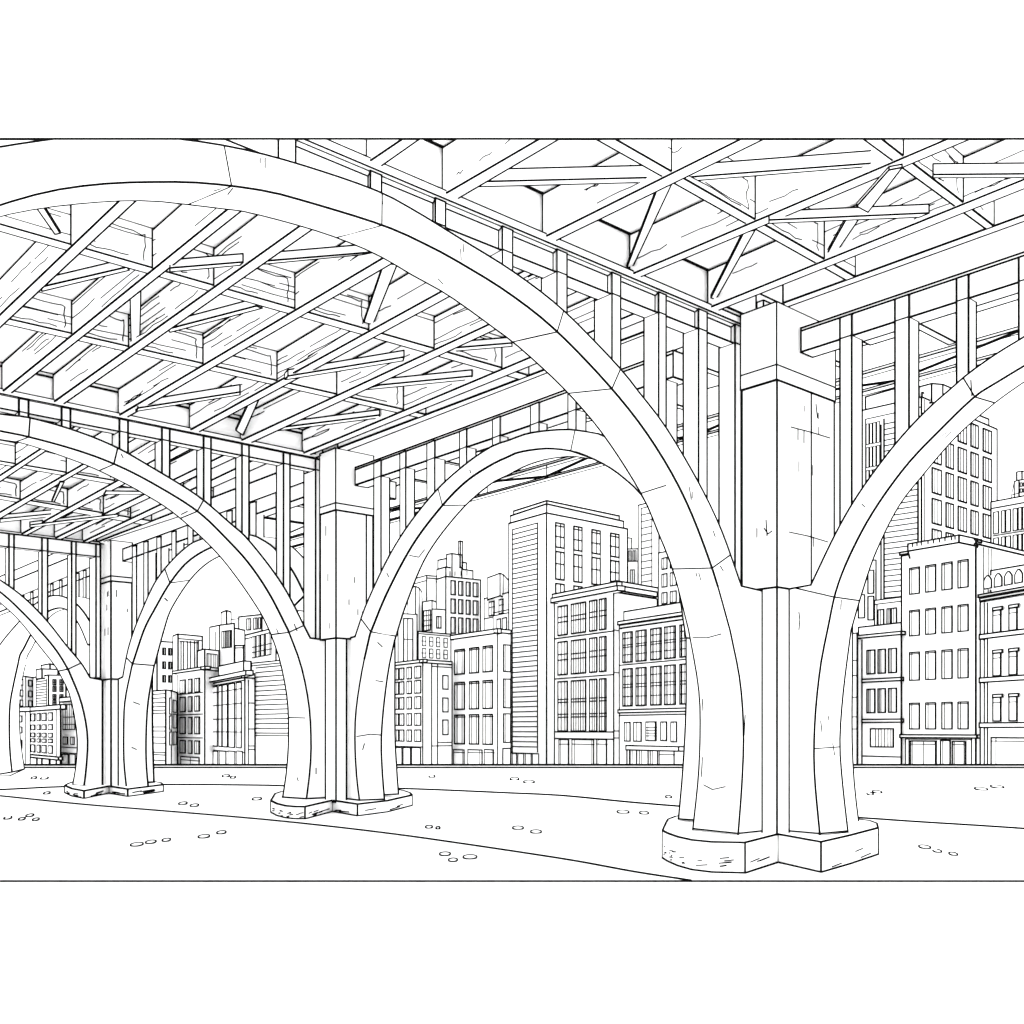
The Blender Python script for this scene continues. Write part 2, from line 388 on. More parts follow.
LA = along(KA, c5, 762); RA = along(KA, g1, 789)
LB = along(KB, c5, 325.7); RB = along(KB, g1, 346.5)
LC = along(KC, c5, 102.5); RC = along(KC, g1, 118.6)
W1 = c5*1.3
E1 = [(-60, 160), (-30, 152.5), (0, 147), (50, 139.5), (110, 134), (187, 140), (250, 151), (313, 168.6), (377, 191), (415, 211), (463, 240.5), (512, 271), (557, 305), (595, 342), (622, 371), (637, 390), (666, 428), (699, 484), (721, 530), (741, 586)]
Nn1 = [(-60, 229), (-30, 216), (0, 205), (51, 191), (102, 184), (152, 182), (203, 183), (260, 190), (301, 200), (382, 225), (428, 245.5), (463, 264.6), (510, 294), (557, 331.5), (612, 389), (652, 441), (685, 499), (712, 568), (730, 630)]
Ff1 = [(-60, 236), (-30, 224.5), (0, 214.6), (51, 205.4), (112, 200), (152, 200), (188, 203.7), (223.5, 208), (250, 212), (311, 228.5), (351.6, 243), (382, 257), (412.5, 275), (448, 295), (494, 328), (520, 348), (565, 390), (604, 436), (641, 494), (657.5, 532), (673, 572), (688, 630)]
m, crv1 = arch(LA, g1, W1, E1, Nn1, Ff1, [(741, 586), (762, 591), (762, 838)], [(730, 630), (740, 681), (743.5, 731.6), (742, 782), (738, 836)], [(688, 630), (697, 681), (699.5, 716), (698, 772), (692, 831)],
          mirror=-10.0, bz=.65, fm=[[(382, 196), (382.5, 204)], [(382, 216), (382, 221)], [(463, 244), (463.5, 252)], [(460.5, 249), (461, 260)], [(689, 487), (690, 493), (691, 500)], [(692, 492), (692, 498)], [(260, 158), (260, 163)], [(265, 158), (265, 168)], [(720, 566), (723, 571)], [(745, 715), (744, 735)], [(713, 531), (715, 537)]], sm=[[(693, 637), (706, 637), (723, 635)], [(702, 758), (703, 775)], [(705, 786), (713, 788), (727, 787)], [(701, 700), (703, 712)], [(640, 494), (666, 486)], [(696, 573), (697, 578)], [(700, 573), (701, 578)], [(440, 279), (444, 283)], [(213, 190), (220, 188)], [(232, 188), (226, 193)]], joints=[(232, 185), (382, 225), (557, 331), (612, 389), (712, 568)])
m.build('arch', bridge, clip=True, ang=35)
for xc, xf, xs in cols1:
    column(G1P-c5*.03, g1, c5, xc, xf, xs, z1f-.01, min(ztop_at(crv1, xc), ztop_at(crv1, xf))-.12, zl=z1b)

# second arch from the left, standing on the middle pier
E2 = [(-70, 404), (-30, 406), (0, 414), (30.5, 418), (76, 431), (115.5, 447), (152, 467.6), (197, 495.5), (228.6, 522), (250, 542), (283, 586), (310, 638)]
Nn2 = [(-70, 420), (-30, 424), (0, 431), (29, 437), (76, 450), (114, 464), (152, 483), (197, 511), (228.6, 541), (250, 565), (270, 595), (288, 630)]
Ff2 = [(-70, 430), (-30, 433), (0, 439), (19, 442), (51, 452), (86, 465), (114, 478), (142, 493), (173, 513), (211, 547.6), (236, 578), (259, 612), (268, 630)]
m, crv2 = arch(G2P-c5*.14, g2, c5*1.3, E2, Nn2, Ff2, [(310, 638), (325.7, 640), (325.7, 805)], [(288, 630), (301, 665.6), (309, 706), (311, 744), (309.7, 772), (306, 802)], [(268, 630), (278, 658), (285.6, 696), (287.3, 731.6), (285.6, 767), (281, 800)],
               mirror=-10.5, wd=1.7, fm=[[(294, 624), (297, 631)], [(121, 454), (123, 458)], [(316, 768), (316, 774)]], sm=[[(287.5, 718), (297, 717), (306, 717)], [(297, 776), (298, 780)], [(277, 628), (279, 632)], [(181, 514), (187, 511)]], bz=H-(800.7-YH)/F*KB[1]+.03, joints=[(29, 437), (114, 464), (197, 511), (290, 632)])
m.build('arch', bridge, clip=True, ang=35)
for xc, xf, xs in [(19, 28.5, 8), (61.7, 70.4, 50), (119.5, 128, 112.5), (162, 169.7, 155.4), (203.7, 211, 197), (242, 249, 236), (283.5, 290, 276.7), (315.6, 320, 304)]:
    column(G2P-c5*.03, g2, c5, xc, xf, xs, z2f-.01, min(ztop_at(crv2, xc), ztop_at(crv2, xf))-.12, 1.6, zl=z2b)

# third arch, standing on the far pier
E3 = [(-60, 548), (-30, 562), (0, 580), (25, 598.6), (47, 621), (66, 645), (81, 663), (90, 677.6)]
Nn3 = [(-60, 558), (-30, 573), (0, 592), (25, 615), (48, 640), (60, 656), (68.6, 670.6)]
Ff3 = [(-60, 566), (-30, 580), (0, 603), (20, 622), (38, 645), (50, 660), (56, 668)]
m, crv3 = arch(G3P-c5*.14, g3, c5*1.1, E3, Nn3, Ff3, [(90, 678), (102.5, 680), (102.5, 788)], [(68.6, 670.6), (80, 698.6), (86, 724), (87.6, 744), (86, 770), (84, 786)], [(56, 668), (68.6, 693.5), (75, 724), (76.7, 744), (75.4, 764.6), (72, 785)],
               wd=1.6, joints=[(68, 669)])
m.build('arch', bridge, clip=True, ang=35)
for xc, xf, xs in [(9, 14, 5.6), (42, 47.7, 38.6), (71.6, 76, 67.8), (96, 100.5, 90)]:
    column(G3P-c5*.03, g3, c5, xc, xf, xs, z3f-.01, ztop_at(crv3, min(xf, 88))-.12, 1.4, zl=z3b)

# ---- receding row: soffit girders, cap beams, columns and arches
def caprow(P, d, N, pl, sof, soffar, ytops, ybot, t, start, end, wd=1.7):
    """pl: upright plane of the cap beam; sof: soffit near edge px pair"""
    pass
d5c = c5
CP5o = onz(801, 328, zA); CP5 = CAM+(CP5o-CAM)*.958
m = MB(1.7)
near = onz(783, 303, zA); dn = d5
q0 = near; q1 = near-dn*22; f0 = CP5o; f1 = CP5o-c5*22
m.up([Z(q0, zA), Z(f0+g1*0, zA), Z(f1, zA), Z(q1, zA)], WEB)
m.stroke([onz(789, 306, zA), onz(1024, 221, zA), onz(1200, 157, zA)], 1.6)
m.build('soffit_girder', bridge, clip=True)
def capbeam(CP, d, xl, y0, y1, t, s0, s1, zt, wd=1.7, lip=.05):
    zb = onv(xl, y1, CP, d)[2]
    a = CP+d*s0; b = CP+d*s1
    m = MB(wd); m.col([a, b, b+g1*t, a+g1*t], zb, zt-.004)
    m.stroke([Z(a-g1*.01, zt-lip), Z(b-g1*.01, zt-lip)], wd*.9)
    m.build('cap_beam', bridge, clip=True); return zb
zb5 = capbeam(CP5, c5, 801, 328, 352, .45, 0, -22, CP5[2], lip=.07)
m = MB(1.2); m.col([CP5-c5*.6+g1*.15, CP5-c5*22+g1*.15, CP5-c5*22+g1*.4, CP5-c5*.6+g1*.4], CP5[2], zA-.004); m.build('bearing_strip', bridge, clip=True, edges=False)
# arch to the right of the near pier
Pn5 = RA; off5 = g1*1.15
q = onz(848.6, 830.6, .63); p = onz(820, 834, .61)
off5 = g1*float((q-p)@g1)
E5 = [(811, 585), (837.6, 530), (862, 489), (896, 443.5), (926.5, 410.5), (950.6, 389), (970, 372.5), (997, 353.5), (1024, 337)]
N5 = [(827.5, 630), (836, 591), (850, 555), (873, 512), (906, 466), (942, 428), (975, 396.5), (997.6, 382), (1024, 366)]
F5 = [(851.6, 630), (862, 594.6), (876, 553), (898.6, 507), (924, 474), (957, 436), (990, 407), (1006, 394.5), (1024, 382)]
def extend(px, P, sa):
    """carry the curve on to its crown at plan distance sa"""
    pts = [onv(x, y, P, c5) for x, y in px]; s = [((p-RA)[:2]@c5[:2]) for p in pts]; z = [p[2] for p in pts]
    sl = (z[-1]-z[-3])/(s[-1]-s[-3]); o = []
    for k in range(1, 5):
        t = k/4*(sa-s[-1]); zz = z[-1]+sl*(t-t*t/(2*(sa-s[-1])))
        p = Z(P+c5*(s[-1]+t), zz); p2 = p; o.append((CX+F*p2[0]/p2[1], YH-F*(p2[2]-H)/p2[1]))
    return px+o
SA5 = -9.2
m, crv5 = arch(Pn5, c5, off5, extend(E5, Pn5, SA5)[::-1], extend(N5, Pn5, SA5)[::-1], extend(F5, Pn5+off5, SA5)[::-1],
               [(811, 585), (789, 589), (789, 838)], [(827.5, 630), (821, 663), (816, 706), (814, 747), (815, 782), (820, 836)],
               [(851.6, 630), (843.7, 693.5), (840.5, 742), (843, 782), (848.6, 832.6)], mirror=SA5, bz=.65, fm=[[(799, 612), (800, 620), (799, 630)], [(971, 380), (972, 396)], [(862, 504), (865, 507)]], sm=[[(815, 749), (828, 748.5), (840, 748)], [(940, 437), (948, 431)], [(945, 438), (951, 431)], [(842, 600), (841, 610)], [(821, 722), (821, 733)], [(829, 716), (828, 722)], [(833, 742), (834, 755)]], joints=[(834, 597), (975, 396.5)])
m.build('arch', bridge, clip=True, ang=35)
for xc, xf, xs in [(851.7, 840, 862), (909, 895, 918.5), (968.5, 956.6, 976), (1031.5, 1018.8, 1040), (1105, 1090, 1113)]:
    column(CP5-g1*.03, c5, g1, xc, xf, xs, CP5[2]-.08, min(ztop_at(crv5, xc), ztop_at(crv5, xf))-.12, zl=zb5)

# row between the near and the middle pier
CP4 = onp(355.4, 467.6, P1, N1); d4c = dirn(onp(563.5, 390.7, P1, N1), CP4); CP4o = CP4
EA = KA+c5*.9
def z1(p): return zon(p, P1, N1)
m = MB(1.7); endp = (EA, g1)
a0 = Z(SOF4, z1(SOF4)); a1 = xline(SOF4, d4, *endp); b0 = CP4; b1 = xline(CP4, d4c, *endp)
m.up([a0, Z(b0, z1(b0)), Z(b1, z1(b1)), Z(a1, z1(a1))], WEB)
b1o = b1; s0, s1 = onp(348, 450, P1, N1), onp(546, 373, P1, N1); m.stroke([s0, s1, Z(xline(s0, s1-s0, *endp), z1(a1))], 1.4)
m.build('soffit_girder', bridge, clip=True)
FW = lambda p, k=.96: CAM+(p-CAM)*k
FW = lambda p, k=.934: CAM+(p-CAM)*k
CP4 = FW(CP4o); zb4 = onv(358, 484, CP4, d4c)[2]
ca, cb = CP4, FW(Z(b1, z1(b1)))
m = MB(1.6); dep = CP4[2]-zb4; cb = cb+(ca-cb)/np.linalg.norm(ca-cb)*2.4
T = g1*.5
m.prism([ca-A3(0, 0, dep), cb-A3(0, 0, dep), cb-A3(0, 0, dep)+T, ca-A3(0, 0, dep)+T], [ca-A3(0, 0, .004), cb-A3(0, 0, .004), cb-A3(0, 0, .004)+T, ca-A3(0, 0, .004)+T])
m.stroke([ca-A3(0, 0, .08)-g1*.01, cb-A3(0, 0, .08)-g1*.01], 1.4)
m.build('cap_beam', bridge, clip=True)
AR4 = CP4-g1*.12; dAB = d4c
E4 = [(355.5, 636.5), (367, 603.5), (390, 555), (412.6, 519.7), (439, 488), (466, 464), (491, 447), (510, 440), (530.5, 433), (563.5, 429.5), (586, 431.6), (604, 436), (640, 458), (675, 500), (705, 560), (728, 640)]
Nn4 = [(370, 634), (387, 593), (412.6, 545), (442, 506), (466, 481.6), (491, 465), (510, 456), (520, 452), (546, 448.6), (571, 451), (589, 457), (612, 469), (632, 485), (642, 495.6), (660, 530), (675, 570), (686, 638)]
Eb4L = [(355.5, 636.5), (346.5, 639), (346.5, 803)]
offx = g1*1.15
def onfar(P, d, off, pts): return pts
pB = onv(359.7, 800.7, AR4, dAB); 
off4 = g1*float((onz(385, 800, pB[2]-.02)-onz(359.7, 801, pB[2]-.02))@g1)*1.0
def shift(px, P, d, off):
    o = []
    for x, y in px:
        p = onv(x, y, P, d)+off; o.append((CX+F*p[0]/p[1], YH-F*(p[2]-H)/p[1]))
    return o
Ff4 = [(396, 640), (407.5, 603.5), (428, 555), (461, 511), (491, 484), (510, 474), (525, 466), (540, 460.5), (556, 457), (579, 455.5)]
sh = shift(Nn4, AR4, dAB, off4)
Ff4 = Ff4+[p for p in sh if p[0] > 600]
lF = shift([(370, 634), (362, 670.6), (356, 711), (355, 744), (356.7, 777), (359.7, 802)], AR4, dAB, off4)
lF = [(396, 640), (389.7, 670.6), (384.6, 711), (382.6, 744), (384, 777), (386, 801)]
m, crv4 = arch(AR4, dAB, off4, E4[::-1], Nn4[::-1], Ff4[::-1], Eb4L, [(370, 634), (362, 670.6), (356, 711), (355, 744), (356.7, 777), (359.7, 802)], lF, wd=1.7, bz=H-(800.7-YH)/F*KB[1]+.03, fm=[[(470, 470), (471, 473)], [(387, 573), (389, 577)]], sm=[[(356.5, 735.5), (370, 735), (382, 735.5)], [(410, 556), (418, 558), (424, 549)], [(376, 681.5), (383, 682)], [(378, 644), (382, 646)], [(364, 744), (363.5, 749)]], joints=[(372, 632), (442, 505), (571, 451)])
m.build('arch', bridge, clip=True, ang=35)
# its other leg, against the near pier
m = MB(1.7)
rn = spline([(686, 638), (686, 706), (683, 767), (678.5, 819)], 12); rn = [onv(x, y, AR4+g1*(1.5*i/11), dAB) for i, (x, y) in enumerate(rn)]
re = [onv(x, y, AR4+g1*(1.5*i/11), dAB) for i, (x, y) in enumerate(spline([(728, 640), (734, 700), (734, 760), (730, 822)], 12))]
o = 0; k = 12
for a in (re, rn, [p+off4 for p in rn], [p+off4 for p in re]): m.V += [tuple(p) for p in a]
for i in range(k-1):
    for r in range(4): s = (r+1) % 4; m.Q.append([r*k+i, r*k+i+1, s*k+i+1, s*k+i])
m.Q.append([0, k, 2*k, 3*k]); m.Q.append([k-1, 2*k-1, 3*k-1, 4*k-1])
m.build('arch_leg', bridge, ang=35)
for xc, xf, xs in [(381, 374, 389.7), (405.7, 400, 414.6), (434.7, 427, 445), (466.5, 459.6, 476), (500, 492.6, 508), (539, 530.5, 547), (576, 568, 586), (620, 611, 630), (665, 655, 677)]:
    C = along(CP4, d4c, xc)
    column(CP4-g1*.03, d4c, g1, xc, xf, xs, FW(Z(along(CP4o, d4c, xc), z1(along(CP4o, d4c, xc))))[2]-.08, min(ztop_at(crv4, xc), ztop_at(crv4, xf))-.15, 1.5, zl=FW(Z(along(CP4o, d4c, xc), z1(along(CP4o, d4c, xc))))[2]-dep)

# row between the middle and the far pier
CP6 = onp(123, 549, P2, N2); CP6o = CP6; d6c = dirn(onp(188, 525, P2, N2), CP6)
endq = (KB+c5*.9, g1)
def z2(p): return zon(p, P2, N2)
a0 = SOF6; a1 = xline(SOF6, d6, *endq); b0 = CP6; b1 = xline(CP6, d6c, *endq)
m = MB(1.4); m.up([Z(a0, z2(a0)), Z(b0, z2(b0)), Z(b1, z2(b1)), Z(a1, z2(a1))], WEB*.9); 
s0, s1 = onp(104, 541, P2, N2), onp(183, 515, P2, N2); m.stroke([s0, s1], 1.2)
m.build('soffit_girder', bridge, clip=True)
FW = lambda p, k=.958: CAM+(p-CAM)*k
CP6 = FW(CP6o); dep = CP6[2]-onv(123, 561, CP6, d6c)[2]
m = MB(1.4); ca, cb = FW(Z(b0, z2(b0)-.004)), FW(Z(b1, z2(b1)-.004)); cb = cb+(ca-cb)/np.linalg.norm(ca-cb)*2.0; T = g1*.5
m.prism([ca-A3(0, 0, dep), cb-A3(0, 0, dep), cb-A3(0, 0, dep)+T, ca-A3(0, 0, dep)+T], [ca, cb, cb+T, ca+T]); m.build('cap_beam', bridge, clip=True)
AR6 = CP6-g1*.12; dBC = d6c
E6 = [(123, 677), (127, 655), (133, 634), (142, 611), (155, 583), (170, 563), (188, 546), (201, 539.5), (222, 534), (250, 535), (262.7, 540), (275, 549), (292, 570), (305, 595)]
Nn6 = [(132, 665.6), (144, 630), (155, 608.6), (170, 583), (188, 561.6), (211, 547.6), (230, 545), (250, 550), (265, 562), (280, 585), (290, 610)]
off6 = off4*1.0
Ff6 = [(153, 665.6), (162.6, 630), (170, 608.6), (188, 580.6), (206, 563), (226, 552.7), (235, 550)]
sh = shift(Nn6, AR6, dBC, off6); Ff6 = Ff6+[p for p in sh if p[0] > 250]
m, crv6 = arch(AR6, dBC, off6, E6[::-1], Nn6[::-1], Ff6[::-1], [(123, 677), (118.6, 679), (118.6, 789)], [(132, 665.6), (125, 701), (123.7, 731.6), (124, 762), (126.5, 788)], [(153, 665.6), (147, 701), (145, 731.6), (145, 762), (147, 787)], wd=1.5, sm=[[(134, 703), (140, 704)], [(131, 748), (136, 749)], [(165, 598), (167, 601)]], joints=[(133, 664), (170, 583)])
m.build('arch', bridge, clip=True, ang=35)
for xc, xf, xs in [(136.5, 132.5, 144), (148, 144, 156), (161, 157, 169), (176, 172, 184), (193, 188, 200), (212, 207, 219), (232, 227, 240), (256, 250, 264), (282, 276, 290)]:
    C = along(CP6, d6c, xc)
    column(CP6-g1*.03, d6c, g1, xc, xf, xs, FW(Z(along(CP6o, d6c, xc), z2(along(CP6o, d6c, xc))))[2]-.08, min(ztop_at(crv6, xc), ztop_at(crv6, xf))-.12, 1.2)

Q8 = onp(90, 567, P2, N2); d8 = dirn(onp(15, 598, P2, N2), Q8); S8 = onp(90, 549, P2, N2); e8 = dirn(onp(10, 582, P2, N2), S8)
m = MB(1.2); k0, k1 = Q8-d8*2.2, Q8+d8*(-16)
m = MB(1.2)
A_, B_, C_, D_ = S8+e8*1, S8-e8*22, Q8-d8*22, Q8+d8*1
m.up([Z(p, z2(p)) for p in (A_, B_, C_, D_)], .5); m.build('soffit_girder', bridge)
m = MB(1.2); C_, D_ = Z(C_, z2(C_)-.01), Z(D_, z2(D_)-.01); dd = A3(0, 0, .42)
m.prism([D_-dd, C_-dd, C_-dd+g1*.4, D_-dd+g1*.4], [D_, C_, C_+g1*.4, D_+g1*.4]); m.build('cap_beam', bridge)
for x in (24, 33, 43, 53, 62, 71, 79, 86):
    c = along(Q8-g1*.03, d8, x); m = MB(1.1); m.col([c, c-d8*.3, c-d8*.3+g1*.35, c+g1*.35], onv(x, np.interp(x, [3, 12, 20, 33, 48, 61, 76, 89], [641, 630, 621, 606, 597, 596, 603.5, 620])+3, Q8, d8)[2], z2(c)-.1); m.build('spandrel_column', bridge)
# farthest arch, at the left edge of the picture
dCD = dBC; PD = RC+dCD*14; LBc = along(KC, c5, 100)
PN8 = KC+c5*1.2
E8 = [(-8, 668), (-4, 652), (3, 641), (12, 630), (20, 621), (33, 606), (48, 597), (61, 596), (76, 603.5), (89, 620), (98, 640)]
N8 = [(18, 664), (20, 655), (24, 648), (29, 638), (34, 629), (40, 619), (49, 611), (61, 608), (71, 613), (80, 626), (88, 645)]
m, crv8 = arch(PN8, dCD, g1*1.1, E8[::-1], N8[::-1], shift(N8, PN8, dCD, g1*1.1)[::-1] if False else [(x+6, y+1) for x, y in N8][::-1],
               [(-8, 668), (-12, 700), (-12, 776)], [(18, 664), (14, 682), (10, 704), (9.3, 728), (10, 752), (12, 772)], [(24, 665), (18.5, 690), (18, 706), (18.2, 728), (19.5, 744), (23, 769)], wd=1.4)
m.build('arch', bridge, ang=35)

for P_, tr, w_ in ((RA+c5*.5, [(850, 600), (852.4, 630), (851.8, 731), (854, 782), (858.5, 822)], 1.0), (RB+c5*.5, [(394, 625), (395, 645), (395, 731), (397, 772), (398.6, 794)], 1.0), (RC+c5*.5, [(154, 640), (152.6, 668), (152.6, 731), (153.5, 765), (154, 782)], .9)):
    a_ = [onv(x, y, P_, g1) for x, y in spline(tr, 12)]; b_ = [p-g1*1.3 for p in a_]; k = 12; m = MB(1.6)
    for q_ in (b_, a_, [p+c5*w_ for p in a_], [p+c5*w_ for p in b_]): m.V += [tuple(p) for p in q_]
    for i in range(k-1):
        for r_ in range(4): s_ = (r_+1) % 4; m.Q.append([r_*k+i, r_*k+i+1, s_*k+i+1, s_*k+i])
    m.Q.append([0, k, 2*k, 3*k]); m.Q.append([k-1, 2*k-1, 3*k-1, 4*k-1]); m.build('arch_leg', bridge, ang=35)
# ---- far edge truss, seen under the arches
m = MB(1.2)
def zt_(p): return zA if (p-KA)@c5 < 0 else (z1(p) if (p-KB)@c5 < 0 else z2(p))
ta, tb = TRP-c5*14, TRP+c5*34
for dz0, dz1 in ((-.47, -.41), (-.02, .05)):
    m.prism([Z(ta, zA+dz0), Z(tb, zA+dz0), Z(tb, zA+dz0)+g1*.25, Z(ta, zA+dz0)+g1*.25], [Z(ta, zA+dz1), Z(tb, zA+dz1), Z(tb, zA+dz1)+g1*.25, Z(ta, zA+dz1)+g1*.25])
st = np.arange(-14, 34, 3.2)
for i, (a, b) in enumerate(zip(st[:-1], st[1:])):
    a, b = TRP+c5*a, TRP+c5*b; u, v = (-.41, -.02) if i % 2 else (-.02, -.41)
    c, d = Z(a, zA+u), Z(b, zA+v)
    m.stroke([c, d], 2.2)
    m.stroke([Z(a, zA-.41), Z(a, zA-.02)], 1.2)
m.build('edge_truss', bridge, clip=True, ang=12)
# cross beams of the narrow bay beyond the cap beams
for s in np.arange(-9, 30, 2.6):
    a = CP5+c5*s+g1*.6; b = xline(a, g1, TRP, c5); za = zt_(a)
    m = MB(1.4); m.col([a, b, b+c5*.18, a+c5*.18], za+.1, za+WEB-.01); m.build('cross_beam', bridge, clip=True)
for t in (.35, .7):
    a = CP5+g1*(.6+2.2*t)-c5*9
    for s0, s1, zf in ((0, 9+((KA-CP5)@c5), zA),):
        p, q_ = a+c5*s0, a+c5*s1
        m = MB(1.4); m.col([p, q_, q_+g1*.2, p+g1*.2], zf-.03, zf+WEB-.02); m.build('longitudinal_beam', bridge, clip=True)

# ---- piers
def pier(K, zt, xl, xr, yb1, yb2, yb, xl2, xr2, plt, plb, xv=None, wd=1.8, yoff=0, zp=None):
    L, R = along(K, c5, xl), along(K, g1, xr)
    lo = H+(YH-yb)/F*K[1]; zc1 = H+(YH-yb1)/F*K[1]; zc2 = H+(YH-yb2)/F*K[1]
    q = [K, L, L+R-K, R]; c = sum(q)/4
    big = [c+(p-c)*1.03 for p in q]
    sh_ = MB(wd); sh_.col(q, lo, zc2)
    L2, R2 = along(K, c5, xl2), along(K, g1, xr2)
    if xv:
        V = along(K, g1, xv)-c5*.006; sh_.stroke([Z(V, lo), Z(V, zc2)], 1.4)
    sh_.col([K, L2, L2+R2-K, R2], zp-.05, lo-.004)
    core = [L2+c5*.02+g1*.05, L2+c5*1.1+g1*.05, L2+c5*1.1+g1*1.0, L2+c5*.02+g1*1.0]
    # small weathering marks
    for k in range(7):
        u = random.random(); f = random.choice([(K, L), (K, R)]); a = f[0]+(f[1]-f[0])*random.uniform(.2, .8)
        z0 = random.uniform(lo+.3, zc2-.3); sh_.stroke([Z(a, z0)-c5*.006-g1*.006, Z(a, z0-random.uniform(.1, .35))-c5*.006-g1*.006], .8)
    if wd == 1.8:
        for ln in ([(791, 427), (812, 432.5), (830, 438)], [(798, 429), (798, 440)], [(804, 430), (804, 443)], [(789, 532), (808, 536), (828, 542)], [(816, 404), (817.5, 418)], [(800, 612), (801, 630), (799, 640)]):
            sh_.stroke([onv(x, y, K-c5*.008, g1) for x, y in ln], .9)
        for ln in ([(766, 520), (767, 536)], [(764, 528), (768, 534), (772, 531)]): sh_.stroke([onv(x, y, K-g1*.008, c5) for x, y in ln], .9)
    ps = sh_.build('pier', bridge, clip=True)
    cp = MB(wd*.75); cp.col(big, zc2+.004, zt-.004); cp.stroke([Z(big[1], zc1), Z(big[0], zc1), Z(big[3], zc1)], 1.3)
    cp.build('capital', ps, clip=True)
    pl = MB(wd)
    bot = [onz(x, y+yoff, 0) for x, y in plb]; top = [onz(x, y, zp) for x, y in plt]
    plan = [(Z(p, 0)) for p in bot]+[Z(p, 0) for p in top]
    pl.col(plan, 0.004, zp)
    pl.stroke([Z(p, .02)-A3(0, .01, 0) for p in bot], wd)
    for p in (bot[0], bot[-1]): pl.stroke([Z(p, 0), Z(p, zp)], wd)
    for k in range(30):
        i = random.randrange(len(bot)-1); a, b = bot[i], bot[i+1]; t = random.uniform(.1, .5); l = random.uniform(.1, .4)
        zz = zp*random.uniform(.1, .5); n = A3(0, -.01, 0)
        pl.stroke([Z(a+(b-a)*t, zz)+n, Z(a+(b-a)*(t+l), zz+.02)+n], 1.0)
    pl.build('plinth', ps, ang=50)
pier(KA, zA, 742, 834, 365, 380, 587, 762, 789,
     [(877, 823.5), (870, 821), (858, 819.5), (820, 813), (740, 811), (690, 815), (676, 816.5), (668, 819.5), (666, 823)],
     [(662.6, 858.6), (668, 862), (678, 866.5), (692, 870.5), (712, 873), (745, 873.8), (778, 863), (821, 873), (850, 864.5), (878, 855)], xv=811, zp=H-(834-YH)/F*KA[1])
pier(KB, zB, 320.6, 373, 503, 510, 638, 325.7, 346.5,
     [(410, 793), (404, 791), (398, 790), (370, 787), (310, 788), (281, 792), (275, 794)],
     [(271, 811.6), (277, 815), (285.6, 817.4), (295, 818.4), (305, 818.5), (332.5, 811), (357.5, 815.5), (387, 811.6), (412, 805)], xv=366.3, zp=H-(800.7-YH)/F*KB[1], wd=1.7, yoff=1.0)
pier(KC, zC, 101, 132, 576, 581, 679, 102.5, 118.6,
     [(161, 783), (152, 781.5), (130, 779), (90, 779.5), (75, 781.5), (69, 783.5)],
     [(65, 797), (72, 800.5), (84, 803), (109, 797.6), (127.7, 801), (163, 796)], zp=H-(785.5-YH)/F*KC[1], wd=1.6, yoff=-4)

